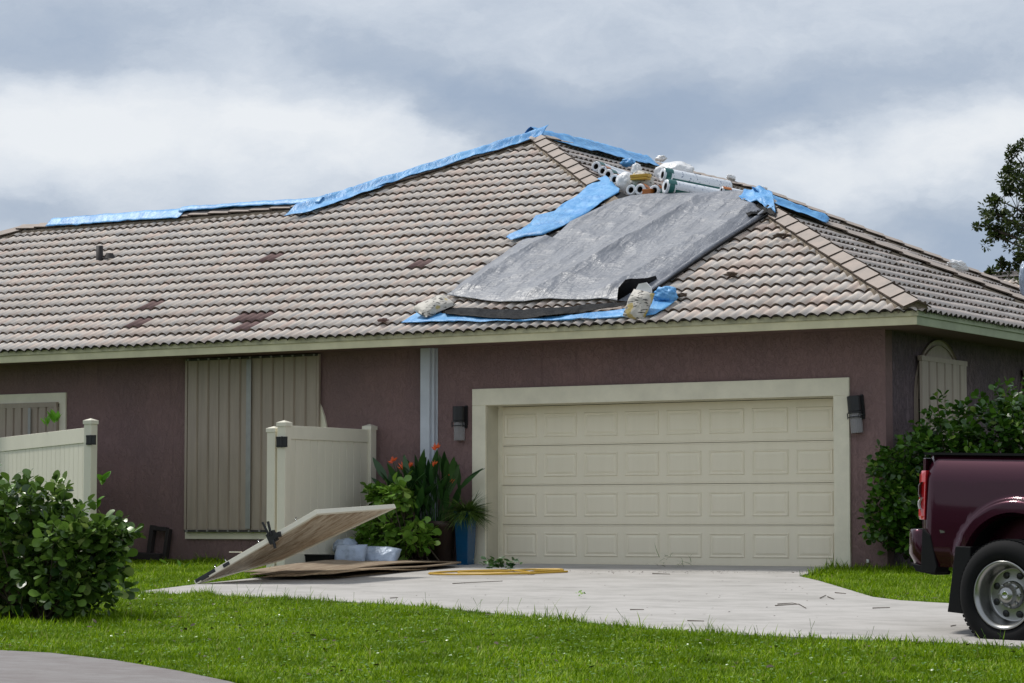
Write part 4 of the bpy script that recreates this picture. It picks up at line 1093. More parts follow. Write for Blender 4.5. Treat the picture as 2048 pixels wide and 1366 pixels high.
o = np_mesh('roof_tiles', np.concatenate(vs), np.concatenate(fs), [M['tile'], M['butt']], B2, smooth=False, mi=np.concatenate(ms)); o['kind'] = 'stuff'
for i in range(8):
    b = MB(); x = xr-.4+i*.42
    b.prism([(y2-.16, zr+.02), (y2, zr+.13), (y2+.16, zr+.02), (y2+.16, zr-.0), (y2, zr+.11), (y2-.16, zr-.0)], x, x+.40, 'x'); b.build('ridge_tile', M['tile_side'], B2)
# a bagged bundle at the edge of the frame on that roof
lump('plastic_bag', on(2050, 560, (0, 1, 0), 18.0), .32, (.35, .4, 1.1), M['silver'], 'bluish plastic sleeve standing at the right edge of the roof', 'plastic bag', 30, .15)

# ================================================================== VINYL FENCES AND FALLEN GATE
def post(parent, x, y, zt, w=.127, rz=0.0, zb=None):
    zb = gz(y)-.05 if zb is None else zb
    m4 = rotm((x, y, 0), rz)
    MB().box((-w/2, -w/2, zb), (w/2, w/2, zt-.075), mtx=m4).build('post', M['vinyl'], parent, bevel=.006)
    c = w/2+.010; b = MB()
    v = [m4 @ Vector(p) for p in ((-c, -c, zt-.078), (c, -c, zt-.078), (c, c, zt-.078), (-c, c, zt-.078), (-c, -c, zt-.03), (c, -c, zt-.03), (c, c, zt-.03), (-c, c, zt-.03), (0, 0, zt))]
    b.add(v, [(0, 3, 2, 1), (0, 1, 5, 4), (1, 2, 6, 5), (2, 3, 7, 6), (3, 0, 4, 7), (4, 5, 8), (5, 6, 8), (6, 7, 8), (7, 4, 8)])
    b.build('post_cap', M['vinyl'], parent)
def fence_panel(parent, p0, p1, zt0, zt1, zb, rail=.17, board=.15):
    """top rail plus tongue and groove boards, each one its own piece"""
    p0, p1 = Vector(p0), Vector(p1); L = (p1-p0).length; ang = math.atan2((p1-p0).y, (p1-p0).x)
    m4 = rotm((p0.x, p0.y, 0), ang); sh = (zt1-zt0)/L
    def skew(v): return [m4 @ Vector((p[0], p[1], p[2]+p[0]*sh)) for p in v]
    def bx(x0, x1, y0, y1, z0, z1, nm, bev=.003):
        v = [(x0, y0, z0), (x1, y0, z0), (x1, y1, z0), (x0, y1, z0), (x0, y0, z1), (x1, y0, z1), (x1, y1, z1), (x0, y1, z1)]
        MB().add(skew(v), [(0, 3, 2, 1), (4, 5, 6, 7), (0, 1, 5, 4), (1, 2, 6, 5), (2, 3, 7, 6), (3, 0, 4, 7)]).build(nm, M['vinyl'], parent, bevel=bev)
    bx(0, L, -.025, .025, zt0-rail, zt0, 'top_rail', .005)
    bx(0, L, -.025, .025, zb, zb+.14, 'bottom_rail', .005)
    n = max(1, round(L/board)); w = L/n
    for i in range(n): bx(i*w+.002, (i+1)*w-.002, -.013, .013, zb+.14, zt0-rail, 'board', .004)
FX, FY = -7.29, -2.0
f1 = thing('vinyl_fence', 'cream vinyl fence section standing in front of the tall shutters, between two capped posts', 'fence', (FX, FY, gz(FY)))
post(f1, FX, FY, 1.83); post(f1, FX-.175, FY+.02, 1.76); post(f1, -7.26, -.16, 1.84)
fence_panel(f1, (FX, FY+.065, 0), (-7.26, -.225, 0), 1.765, 1.765, .02)
def hinge(parent, x, y, z, s=1.0, rz=0.0, name='hinge'):
    m4 = rotm((x, y, z), rz)
    b = MB().box((-.055*s, -.018, -.055*s), (.012*s, .0, .055*s), mtx=m4).box((.022*s, -.018, -.05*s), (.085*s, .0, .05*s), mtx=m4)
    b.tube([m4 @ Vector((.016*s, -.014, -.06*s)), m4 @ Vector((.016*s, -.014, .06*s))], .013, 8)
    for dx in (-.045, -.02, .04, .075):
        for dz in (-.045, .045): b.box((dx*s-.012, -.022, dz*s-.014), (dx*s+.012, .001, dz*s+.014), mtx=m4)
    return b.build(name, M['black'], parent)
hinge(f1, FX-.0, FY-.064, 1.555, 1.15)
hinge(f1, FX-.0, FY-.064, .25, 1.1)
LXp, LYp = -10.46, -2.0
f2 = thing('vinyl_fence', 'cream vinyl fence section behind the round-leaved bush, ending in a capped post', 'fence', (LXp, LYp, gz(LYp)))
post(f2, LXp, LYp, 1.92)
hinge(f2, LXp+.055, LYp-.064, 1.63, 1.1)
dfx = np.array([-.905, .425]); q = np.array([LXp, LYp])+dfx*4.4
fence_panel(f2, (LXp+dfx[0]*.065, LYp+dfx[1]*.065, 0), (q[0], q[1], 0), 1.80, 1.72, .05, rail=.20)
post(f2, q[0], q[1], 1.85)
# the gate leaf that has fallen across the corner of the drive
GA = Vector((-7.0, -4.12, -.185)); GB = Vector((-5.52, -3.73, .65)); GC = Vector((-5.27, -2.47, .72)); GD = Vector((-6.72, -2.80, .085))
gx_ = (GB-GA); gy_ = (GC-GB); gn = gx_.cross(gy_).normalized()
gt_ = thing('fallen_gate', 'cream vinyl gate leaf torn off and propped up across the corner of the driveway', 'gate', tuple(GA))
lx, ly = gx_.length, gy_.length; ux, uy = gx_/lx, gy_/ly
def gbox(x0, x1, y0, y1, t0, t1, nm, m, bev=.003):
    v = []
    for t in (t0, t1):
        for (x, y) in ((x0, y0), (x1, y0), (x1, y1), (x0, y1)): v.append((GA*(1-x/lx)+GB*(x/lx))*(1-y/ly)+(GD*(1-x/lx)+GC*(x/lx))*(y/ly)+gn*t)
    return MB().add(v, [(0, 3, 2, 1), (4, 5, 6, 7), (0, 1, 5, 4), (1, 2, 6, 5), (2, 3, 7, 6), (3, 0, 4, 7)]).build(nm, m, gt_, bevel=bev)
th = .058
gbox(0, lx, 0, .055, 0, th, 'side_rail', M['vinyl']); gbox(0, lx, ly-.055, ly, 0, th, 'side_rail', M['vinyl'])
gbox(lx-.05, lx, .055, ly-.055, 0, th, 'top_rail', M['vinyl']); gbox(0, .05, .055, ly-.055, 0, th, 'bottom_rail', M['vinyl'])
for i in range(8):
    w = (ly-.11)/8; gbox(.05, lx-.05, .055+i*w+.0015, .055+(i+1)*w-.0015, .012, .06, 'board', M['gate_under'])
gbox(.02, .30, -.006, .001, th*.3, th*1.05, 'bottom_bracket', M['black'])
gbox(.10, .20, -.016, .0, .0, th*.75, 'latch_catch', M['black'])
gbox(.42, .50, -.016, .0, .005, th*.8, 'latch_catch', M['black'])
hc = GA+ux*1.13+uy*-.02+gn*(th*.5)
b = MB()
b.box((-.06, -.02, -.07), (.06, .02, .06), mtx=Matrix.Translation(hc) @ Matrix.Rotation(R(-30), 4, 'Y'))
b.box((.05, -.03, -.03), (.13, .01, .03), mtx=Matrix.Translation(hc) @ Matrix.Rotation(R(-15), 4, 'Y'))
b.tube([hc+Vector((-.03, -.02, .02)), hc+Vector((-.12, -.03, .17))], .014, 6).tube([hc+Vector((-.0, -.02, .02)), hc+Vector((-.04, -.03, .18))], .016, 6).tube([hc+Vector((.03, -.02, -.03)), hc+Vector((.06, -.02, -.13))], .018, 6)
b.build('broken_hinge', M['black'], gt_)
b = MB()
for s_ in (.30, .45, .92, 1.45): 
    p = GA+ux*s_+uy*.03+gn*th; b.tube([p, p+Vector((-.03, 0, .03)), p+Vector((-.01, 0, .045))], .008, 6)
b.build('bolts', M['chrome'], gt_)['kind'] = 'stuff'
p = GA+ux*.62+uy*.15+gn*th; MB().box((-.09, -.01, -.006), (.09, .01, .006), mtx=Matrix.Translation(p+Vector((-.16, 0, .03)))).build('drop_rod', M['vinyl'], gt_)

# ================================================================== THINGS ON THE GROUND BY THE GATE
def board(px_a, name, label, cat, m, h0, curl, nu=30, nv=12, th=.014, seed=0):
    """warped sheet from four ground points"""
    c4 = [np.array(p) for p in px_a]
    P = np.zeros((nv, nu, 3))
    for i in range(nv):
        for j in range(nu):
            u, v = j/(nu-1), i/(nv-1)
            p = (c4[0]*(1-u)+c4[1]*u)*(1-v)+(c4[3]*(1-u)+c4[2]*u)*v
            P[i, j] = (p[0], p[1], gz(p[1])+h0+curl(u, v)+.010*noise.noise(Vector((u*3, v*2, seed))))
    o = np_mesh(name, P.reshape(-1, 3), grid_faces(nu, nv), m, smooth=True, org=tuple(P.reshape(-1, 3).mean(0)))
    sd = o.modifiers.new('thickness', 'SOLIDIFY'); sd.thickness = th; sd.offset = 0
    tag(o, label, cat, 'plywood sheets heaped by the fallen gate'); return o
board([(-6.62, -3.35), (-5.66, -3.20), (-5.60, -1.30), (-6.6, -.9)], 'plywood_sheet', 'pale tan plywood sheet with a curled front edge, lowest and brightest of the heap', 'plywood sheet', M['wood'], .055, lambda u, v: .05*u*(1-v)+.02*math.sin(v*5))
board([(-7.1, -3.05), (-5.98, -3.0), (-5.58, -.55), (-6.8, -.45)], 'plywood_sheet', 'weathered grey brown plywood sheet on top of the heap, pointing at the blue pot', 'plywood sheet', M['wood2'], .095, lambda u, v: .05*math.sin(math.pi*v)-.02*u)
board([(-6.9, -3.2), (-5.8, -3.1), (-5.45, -.75), (-6.7, -.6)], 'plywood_sheet', 'dark weathered plywood sheet sandwiched in the middle of the heap', 'plywood sheet', M['wood2'], .075, lambda u, v: .015*math.sin(v*6)+.01*u)
board([(-6.8, -2.9), (-5.78, -2.8), (-5.7, -1.2), (-6.6, -1.1)], 'plywood_sheet', 'bottom plywood sheet in shadow flat on the concrete', 'plywood sheet', M['wood2'], .030, lambda u, v: 0)
# timber bearer under the heap
MB().box((-6.3, -1.9, gz(-1.9)+.03), (-5.72, -1.75, gz(-1.9)+.085)).build('timber_offcut', M['darkwood'], org=(-6.0, -1.8, gz(-1.8)+.05))
tag(bpy.data.objects['timber_offcut'], 'dark timber block under the front edge of the plywood heap', 'timber')
# bags and tray against the fence
def gpt(px, py, y, dz=0): p = on(px, py, (0, 1, 0), y); return (p[0], p[1], p[2]+dz)
pillow('silver_bag', gpt(701, 1109, -1.45), .48, .26, .13, R(6), R(70), R(-4), M['silver'], 'square silvery blue bag standing upright on the plywood', 'bag', 31)
pillow('silver_bag', gpt(762, 1112, -1.25), .50, .28, .15, R(8), R(48), R(6), M['silver'], 'slumped silvery blue bag lying behind the upright one, leaves over it', 'bag', 32)
lump('rubbish_bag', gpt(692, 1095, -1.05), .17, (1.1, .8, .75), M['silver'], 'dark bluish grey rounded bundle behind the upright silver bag', 'bundle', 33, .12)
tr = gpt(637, 1121, -1.45)
b = MB(); b.add([(tr[0]-.26, tr[1]-.12, tr[2]-.085), (tr[0]+.24, tr[1]-.12, tr[2]-.085), (tr[0]+.24, tr[1]+.12, tr[2]-.085), (tr[0]-.26, tr[1]+.12, tr[2]-.085),
                 (tr[0]-.29, tr[1]-.14, tr[2]+.07), (tr[0]+.27, tr[1]-.14, tr[2]+.07), (tr[0]+.27, tr[1]+.14, tr[2]+.07), (tr[0]-.29, tr[1]+.14, tr[2]+.07)],
                [(0, 3, 2, 1), (0, 1, 5, 4), (1, 2, 6, 5), (2, 3, 7, 6), (3, 0, 4, 7)])
b.box((tr[0]-.30, tr[1]-.15, tr[2]+.058), (tr[0]+.28, tr[1]-.135, tr[2]+.08)).box((tr[0]-.28, tr[1]-.13, tr[2]+.03), (tr[0]+.26, tr[1]+.13, tr[2]+.045))
o = b.build('planter_tray', M['plastic'], org=tr); tag(o, 'long black plastic trough against the fence behind the fallen gate', 'planter')
# dark frame leaning by the house wall, and a pipe on the grass
fx = -10.84
ff = thing('wooden_frame', 'narrow dark wooden frame standing against the wall left of the tall shutters', 'frame', (fx, -.12, 0))
m4 = rotm((fx, -.14, 0), 0, R(-6), R(4))
for nm, lo, hi in (('side_piece', (-.19, -.03, -.05), (-.12, .05, .50)), ('side_piece', (.10, -.03, -.05), (.16, .05, .47)), ('top_piece', (-.12, -.03, .43), (.10, .05, .49))):
    MB().box(lo, hi, mtx=m4).build(nm, M['darkwood'], ff, bevel=.004)
p0, p1 = FWALL(228, 1108, -.25), FWALL(318, 1117, -.25)
b = MB().box((0, 0, 0), (float(np.linalg.norm(p1-p0)), .16, .09), mtx=rotm((p0[0], p0[1], max(p0[2]-.05, -.01)), 0, 0, math.atan2(p0[2]-p1[2], p1[0]-p0[0])*.6)); o = b.build('timber_beam', M['darkwood'], org=tuple(p0), bevel=.004); tag(o, 'dark beam lying at the foot of the wall behind the round-leaved bush', 'beam')
# yellow hose in flattened loops
hp = [(1135, 1143), (1060, 1147), (1000, 1146), (930, 1147), (905, 1145), (940, 1142), (1010, 1143), (1050, 1139), (1132, 1138), (1134, 1142), (1070, 1142), (1062, 1145), (1020, 1140), (960, 1141), (880, 1144), (850, 1147), (900, 1149), (1000, 1148), (1064, 1147), (1068, 1142), (1120, 1140)]
hw_ = [G(x, y, .035+.010*(i % 3)) for i, (x, y) in enumerate(hp)]
hw_ = polyline(hw_, 120); sm = hw_.copy()
for _ in range(3): sm[1:-1] = (sm[:-2]+sm[1:-1]*2+sm[2:])/4
o = MB().tube([tuple(x) for x in sm], .012, 8).build('garden_hose', M['yellow'], org=tuple(sm.mean(0))); tag(o, 'yellow hose lying in flattened loops at the left foot of the garage door', 'hose')

# pots
def square_pot(cx, cy, zb, h, wb, wt, m, label, rz=0.0, cat='plant pot'):
    t = MB(); vs = []
    for (w, z) in ((wb, 0), (wt*.93, h*.93), (wt, h*.93), (wt, h), (wt*.86, h), (wt*.84, h*.90)):
        for sx, sy in ((-1, -1), (1, -1), (1, 1), (-1, 1)):
            x, y = sx*w/2, sy*w/2; vs.append((cx+x*math.cos(rz)-y*math.sin(rz), cy+x*math.sin(rz)+y*math.cos(rz), zb+z))
    f = [(0, 3, 2, 1)]+[(k*4+q, k*4+(q+1) % 4, (k+1)*4+(q+1) % 4, (k+1)*4+q) for k in range(5) for q in range(4)]+[(20, 21, 22, 23)]
    t.add(vs, f); o = t.build('plant_pot', m, org=(cx, cy, zb), bevel=.008); tag(o, label, cat); return o
bp = G(931, 1134)
square_pot(bp[0]-.09, bp[1]+.14, bp[2], .71, .16, .225, M['blueglaze'], 'tall glossy blue square pot beside the left garage trim')
def round_pot(px, py, y, h, rb, rt, label):
    c = on(px, py, (0, 1, 0), y); zb = gz(y)+.02
    b = MB(); b.lathe([(0, zb), (rb, zb), (rt*.95, zb+h*.86), (rt*1.06, zb+h*.87), (rt*1.06, zb+h), (rt*.92, zb+h), (rt*.9, zb+h*.9), (0, zb+h*.9)], 24, rotm((c[0], y, 0)))
    o = b.build('plant_pot', M['terra'], org=(c[0], y, zb)); tag(o, label, 'plant pot'); return (c[0], y, zb+h)
pp1 = round_pot(838, 1120, -.42, .46, .15, .20, 'dark brown round pot under the broad-leaved shrub')
pp2 = round_pot(884, 1120, -.30, .56, .13, .17, 'dark brown pot in shadow just left of the blue pot')

# ================================================================== FOLIAGE
def leaf_shape(kind):
    if kind == 'round':      # clusia: thick, widest beyond the middle
        ws = [(0, .03), (.18, .12), (.42, .30), (.68, .38), (.90, .24), (1.0, .05)]; cup = .06; bend = .10
    elif kind == 'oval':
        ws = [(0, .03), (.2, .17), (.5, .27), (.8, .17), (1.0, .01)]; cup = .05; bend = .14
    elif kind == 'lance':
        ws = [(0, .02), (.15, .055), (.40, .115), (.70, .095), (.9, .04), (1.0, .002)]; cup = .03; bend = .22
    elif kind == 'strap':
        ws = [(0, .013), (.2, .020), (.4, .020), (.6, .017), (.8, .012), (1.0, .001)]; cup = .006; bend = .85
    v = []
    for (x, w) in ws:
        z = -bend*x*x
        v += [(x, -w, z+cup*w*2), (x, 0, z), (x, w, z+cup*w*2)]
    f = []
    for i in range(len(ws)-1):
        for j in range(2): f.append((i*3+j, i*3+j+1, (i+1)*3+j+1, (i+1)*3+j))
    return np.array(v), np.array(f, np.int32)
LS = {k: leaf_shape(k) for k in ('round', 'oval', 'lance', 'strap')}
def frames(dirs, ups, roll=None):
    d = dirs/np.linalg.norm(dirs, axis=1, keepdims=True); s = np.cross(ups, d); s /= np.linalg.norm(s, axis=1, keepdims=True)+1e-9
    n = np.cross(d, s)
    if roll is not None:
        c, q = np.cos(roll)[:, None], np.sin(roll)[:, None]; s, n = s*c+n*q, n*c-s*q
    return np.stack([d, s, n], 2)
def scatter(name, kind, pos, dirs, size, m, parent, n_obj=0, roll=None, stuff_name='foliage'):
    """leaves at pos pointing along dirs; the n_obj nearest the street are objects of their own"""
    V, Fc = LS[kind]; k = len(pos); ups = np.tile([0, 0, 1.0], (k, 1))+rng.normal(0, .25, (k, 3))
    Fr = frames(dirs, ups, roll if roll is not None else rng.normal(0, .5, k))
    order = np.argsort((pos-CAM) @ FW - 0*size)
    obj_i, rest = order[:n_obj], order[n_obj:]
    if n_obj:
        me = bpy.data.meshes.new('leaf'); me.from_pydata([tuple(p) for p in V], [], [tuple(f) for f in Fc]); me.materials.append(m)
        for p in me.polygons: p.use_smooth = True
        B0 = np.array(base_of(parent))
        for i in obj_i:
            o = bpy.data.objects.new('leaf', me); COL.objects.link(o); o.parent = parent
            A = Fr[i]*size[i]; p = pos[i]-B0
            o.matrix_local = Matrix(((A[0, 0], A[0, 1], A[0, 2], p[0]), (A[1, 0], A[1, 1], A[1, 2], p[1]), (A[2, 0], A[2, 1], A[2, 2], p[2]), (0, 0, 0, 1)))
    W_ = np.einsum('kij,vj->kvi', Fr[rest]*size[rest, None, None], V)+pos[rest, None]
    FF = (Fc[None]+np.arange(len(rest))[:, None, None]*len(V)).reshape(-1, 4)
    o = np_mesh(stuff_name, W_.reshape(-1, 3), FF, m, parent, smooth=True); o['kind'] = 'stuff'; return o
def bush(name, label, cat, blobs, n_tips, per, size, m, n_obj, kind='round', base=None, zmin=0.0, spread=.09, group=None, twigs=60):
    """blobs: (centre, radii) ellipsoids; leaves grow as rosettes on tips through the volume, denser at the skin"""
    c0 = np.array(base if base is not None else blobs[0][0]); t = thing(name, label, cat, (c0[0], c0[1], gz(c0[1])), group)
    vol = np.array([np.prod(r) for _, r in blobs]); pick = rng.choice(len(blobs), n_tips, p=vol**.75/np.sum(vol**.75))
    C = np.array([b[0] for b in blobs])[pick]; Rr = np.array([b[1] for b in blobs])[pick]
    d = rng.normal(0, 1, (n_tips, 3)); d /= np.linalg.norm(d, axis=1, keepdims=True)
    rad = rng.random(n_tips)**(1/3.2); tip = C+d*Rr*(.35+.65*rad[:, None])*(1+.15*rng.normal(0, 1, (n_tips, 1)))
    ok = tip[:, 2] > zmin; tip, d = tip[ok], d[ok]; k = len(tip)
    out = d+np.array([0, -.1, .55])+rng.normal(0, .35, (k, 3)); out /= np.linalg.norm(out, axis=1, keepdims=True)
    a = np.cross(out, rng.normal(0, 1, (k, 3))); a /= np.linalg.norm(a, axis=1, keepdims=True); b_ = np.cross(out, a)
    P, D, Z = [], [], []
    for q in range(per):
        th = q*2.4+rng.random(k)*.7; lev = (q//2)/max(1, per/2)
        dirv = (a*np.cos(th)[:, None]+b_*np.sin(th)[:, None])*(.95-.55*lev)+out*(.35+.75*lev)+np.array([0, 0, -.10])
        P.append(tip-out*spread*(1-lev)+dirv*.012); D.append(dirv); Z.append(size*(.55+.60*rng.random(k)))
    scatter(name, kind, np.concatenate(P), np.concatenate(D), np.concatenate(Z), m, t, n_obj)
    b = MB()
    for i in rng.choice(k, min(twigs, k), replace=False):
        g0 = c0+np.array([rng.normal(0, .12), rng.normal(0, .08), 0]); g0[2] = gz(g0[1]); p = tip[i]; mid = g0*.45+p*.55+np.array([0, 0, -.12])
        b.tube([g0, mid, p], [.014, .009, .004], 5, cap=False)
    b.build('branches', M['twig'], t); return t
# round-leaved bush in the front left
BL = G(100, 1243); 
def bl(px, py, rx, rz, y=BL[1]+.15, ry=.55): 
    p = on(px, py, (0, 1, 0), y); return (p, (rx, ry, rz))
bush('clusia_bush', 'dense dark round-leaved bush on the lawn in front of the cream fence', 'bush',
     [bl(20, 1105, .85, .62), bl(110, 1130, .62, .52), bl(178, 1110, .28, .36), bl(175, 1180, .24, .28), bl(60, 1010, .50, .33), bl(-60, 1030, .6, .5), bl(160, 1060, .35, .22), bl(208, 1062, .15, .12), bl(-150, 1110, .8, .6)],
     1050, 6, .122, M['leafL'], 290, base=(BL[0]-.3, BL[1]+.15, BL[2]), zmin=gz(BL[1])+.06, twigs=90)
# hedge in front of the side wall
hy = .9
def hb(px, py, rx, rz, y=.2, ry=.55):
    p = on(px, py, (0, 1, 0), y); return (p, (rx, ry, rz))
bush('hedge', 'tall glossy green hedge growing against the house corner behind the truck', 'hedge',
     [hb(1840, 985, .42, .75), hb(1925, 950, .55, .85), hb(2010, 900, .62, .72, .6), hb(1790, 960, .30, .42, -.1), hb(1775, 1050, .25, .22, -.1), hb(1880, 880, .36, .36, .2), hb(1990, 1000, .8, .8, .5), hb(2100, 930, .8, 1.0, .8), hb(2045, 830, .35, .28, .5), hb(2200, 960, .9, 1.0, 1.0), hb(1810, 1010, .42, .5, -.05), hb(1850, 1085, .35, .3, .1)],
     2300, 6, .095, M['leafR'], 290, base=(.9, .5, 0), zmin=.10, twigs=60)
# broad-leaved shrub between the fence and the pots
def cb(px, py, rx, rz, y=-.75, ry=.28):
    p = on(px, py, (0, 1, 0), y); return (p, (rx, ry, rz))
bush('potted_shrub', 'bright green broad-leaved shrub spilling over the silver bags beside the fence', 'shrub',
     [cb(775, 1050, .36, .30), cb(800, 985, .22, .22), cb(830, 1075, .28, .20), cb(745, 1075, .24, .16), cb(760, 990, .12, .16, -.6), cb(795, 1100, .2, .12)],
     190, 5, .135, M['leafC'], 250, base=(pp1[0], pp1[1], 0), zmin=.12, twigs=50)
# heliconia: tall lance leaves and orange bracts
def clump(name, label, base, n, hmin, hmax, size, m, kind, lean=.35, n_obj=60, stalk=True, spread=.12, bracts=(), cat='plant'):
    t = thing(name, label, cat, tuple(base)); P, D, Z = [], [], []; b = MB()
    for i in range(n):
        a = rng.random()*2*math.pi; h = hmin+(hmax-hmin)*rng.random(); rr = spread*math.sqrt(rng.random())
        g0 = np.array(base)+[rr*math.cos(a), rr*math.sin(a)*.6, 0]; ln = np.array([math.cos(a), math.sin(a)*.6, 0])*lean*rng.random()
        top = g0+[ln[0]*h, ln[1]*h, h]
        if stalk: b.tube([g0, (g0+top)/2-ln*.05, top], [.008, .006, .004], 5, cap=False)
        P.append(top); dd = np.array([ln[0]*1.8+rng.normal(0, .25), ln[1]*1.5+rng.normal(0, .15)-.1, .85]); D.append(dd); Z.append(size*(.7+.5*rng.random()))
    if stalk: b.build('stems', M['leafH'], t)
    scatter(name, kind, np.array(P), np.array(D), np.array(Z), m, t, min(n_obj, n-1), roll=rng.normal(0, 1.0, n))
    for (px, py, s) in bracts:
        c = np.array(on(px, py, (0, 1, 0), base[1]-.05)); fb = MB()
        for q in range(7):
            an = R(-70+q*23); dv = np.array([math.sin(an)*.9, rng.normal(0, .25), math.cos(an)*.8+.25]); dv /= np.linalg.norm(dv)
            L_ = s*(.6+.5*rng.random()); o0 = c+np.array([0, 0, -s*.45+q*.004])
            sd_ = np.cross(dv, [0, 1, 0]); sd_ /= np.linalg.norm(sd_)
            fb.add([tuple(o0), tuple(o0+dv*L_*.45+sd_*s*.16), tuple(o0+dv*L_), tuple(o0+dv*L_*.45-sd_*s*.16), tuple(o0+dv*L_*.45+np.array([0, -s*.12, 0]))], [(0, 1, 4), (1, 2, 4), (2, 3, 4), (3, 0, 4)])
        sb = MB().tube([tuple(c+np.array([0, .02, -s*.4])), tuple(c*.5+np.array(base)*.5+np.array([0, .03, .1])), tuple(base)], .005, 5, cap=False); sb.build('flower_stalk', M['leafH'], t)
        fb.build('flower', M['bract'], t)
    return t
clump('heliconia_plant', 'dark lance-leaved plant with three orange flowers between the shrub and the downspout', (on(820, 1050, (0, 1, 0), -.42)[0], -.42, .30), 46, .25, .75, .42, M['leafH'], 'lance', .35, 45,
      bracts=((785, 920, .10), (806, 932, .11), (820, 930, .10)), spread=.20, cat='flowering plant')
clump('heliconia_plant', 'tall dark lance-leaved plant with a high orange flower in front of the downspout', (on(872, 1050, (0, 1, 0), -.30)[0], -.30, .40), 44, .18, .72, .40, M['leafH'], 'lance', .35, 43,
      bracts=((872, 893, .11), (868, 928, .07), (900, 945, .09), (905, 962, .06)), spread=.16, cat='flowering plant')
# spider plant in the blue pot
def spider(base, n, size, label, kind='strap', m='leafS', up=.75, name='spider_plant'):
    t = thing(name, label, 'plant', tuple(base)); a = rng.random(n)*2*math.pi; e = rng.random(n)
    D = np.stack([np.cos(a)*(.35+.75*e), np.sin(a)*(.35+.75*e), up*(1.1-e*1.0)], 1)+rng.normal(0, .16, (n, 3)); P = np.tile(base, (n, 1))+np.stack([np.cos(a), np.sin(a), a*0], 1)*.05*rng.random((n, 1))
    scatter(name, kind, P, D, size*(.55+.6*rng.random(n)), M[m], t, min(150, n-1), roll=rng.normal(0, .3, n)); return t
spider(np.array([bp[0]-.06, bp[1]+.12, bp[2]+.67]), 800, .27, 'spiky arching grassy plant filling the tall blue pot', up=1.05)
# a stray long leaf crossing the trim
p = on(935, 955, (0, 1, 0), -.3); q = on(970, 937, (0, 1, 0), -.3); o = MB().tube([tuple(p), tuple((p+q)/2+np.array([0, 0, .01])), tuple(q)], [.004, .012, .002], 4).build('long_leaf', M['leafH'], org=tuple(p)); tag(o, 'single long dark leaf pointing up across the left garage trim', 'leaf')
# weeds and cut branches
def weed(px, py, n, size, label, kind='oval', m='leafR', name='weed', up=.8, h=0.0, cat='weed', n_obj=0):
    g = G(px, py, h); t = thing(name, label, cat, tuple(g)); a = rng.random(n)*2*math.pi
    D = np.stack([np.cos(a), np.sin(a), up*rng.random(n)+.1], 1); P = g+np.stack([rng.normal(0, size*.9, n), rng.normal(0, size*.4, n), rng.random(n)*size*1.0], 1)
    scatter(name, kind, P, D, size*(.6+.5*rng.random(n)), M[m], t, n_obj, roll=rng.normal(0, .4, n)); return t
weed(985, 1137, 46, .11, 'dark cut branch with small leaves lying at the left foot of the garage door', m='leafH', h=.05, cat='cut branch', name='cut_branch')
weed(1012, 1139, 30, .10, 'tip of the cut branch resting on the yellow hose', m='leafH', h=.04, cat='cut branch', name='cut_branch')
weed(1349, 1137, 26, .16, 'small spiky grass tuft growing at the middle of the garage door foot', kind='strap', m='leafS', up=2.0, name='grass_tuft')
weed(1160, 1195, 9, .05, 'tiny sprig of pale leaves lying on the open driveway', m='leafC', h=.03, name='leaf_sprig', cat='sprig')
weed(345, 1148, 9, .17, 'lance-leaved weed standing in the lawn in front of the dark frame', kind='lance', m='leafC', up=1.2, n_obj=0)
for k, (px, py, n, y, lb) in enumerate(((110, 838, 7, -1.4, 'bright green sprout rising above the left fence rail'), (205, 958, 6, -1.6, 'green sprig showing right of the left fence post'), (192, 1010, 5, -1.6, 'small green sprig low beside the left fence post'), (95, 849, 3, -1.4, 'little leaf peeping over the left fence rail'))):
    c = on(px, py, (0, 1, 0), y); t = thing('sprout', lb, 'sprout', tuple(c)); nn = n
    D = np.stack([rng.normal(.3 if k == 1 else 0, .4, nn), rng.normal(0, .3, nn), (1.0 if k in (0, 3) else .3)+.4*rng.random(nn)], 1)
    scatter('sprout', 'oval', c+rng.normal(0, .03, (nn, 3))+np.array([0, 0, -.03]), D, .13+.05*rng.random(nn), M['sprout'], t, nn-1, roll=rng.normal(0, .5, nn))
# twigs on the drive
tw = [((1555, 1208), (1585, 1206), (1600, 1209)), ((1550, 1211), (1598, 1208), (1612, 1216)), ((1375, 1241), (1408, 1242)), ((1260, 1219), (1288, 1219)), ((1640, 1196), (1652, 1190)), ((1655, 1193), (1668, 1198)), ((1670, 1185), (1692, 1187)), ((1745, 1216), (1780, 1215)), ((1902, 1252), (1912, 1250)), ((905, 1167), (940, 1165), (1005, 1162)), ((1305, 1147), (1340, 1148)), ((780, 1196), (796, 1195))]
TWL = ['long curved twig with a dark end, right of the driveway centre', 'forked twig crossing the long curved one on the driveway', 'short straight twig by the near grass edge of the driveway', 'thin straight twig in the middle of the driveway',
       'short slanting twig near the right grass corner', 'bent twig with a dark tip near the right grass corner', 'wavy twig against the edge of the right grass patch', 'long thin twig below the right grass patch',
       'small twig on the driveway just left of the truck tyre', 'long dark twig line on the driveway below the yellow hose', 'dark twig lying close to the garage door foot', 'small twig on the driveway below the plywood heap']
for k, pts in enumerate(tw):
    q = [G(x, y, .030) for x, y in pts]; o = MB().tube([tuple(x) for x in q], [.005]+[.0035]*(len(q)-1), 5).build('twig', M['twig'], org=tuple(q[0]))
    tag(o, TWL[k], 'twig', 'twigs scattered on the driveway')
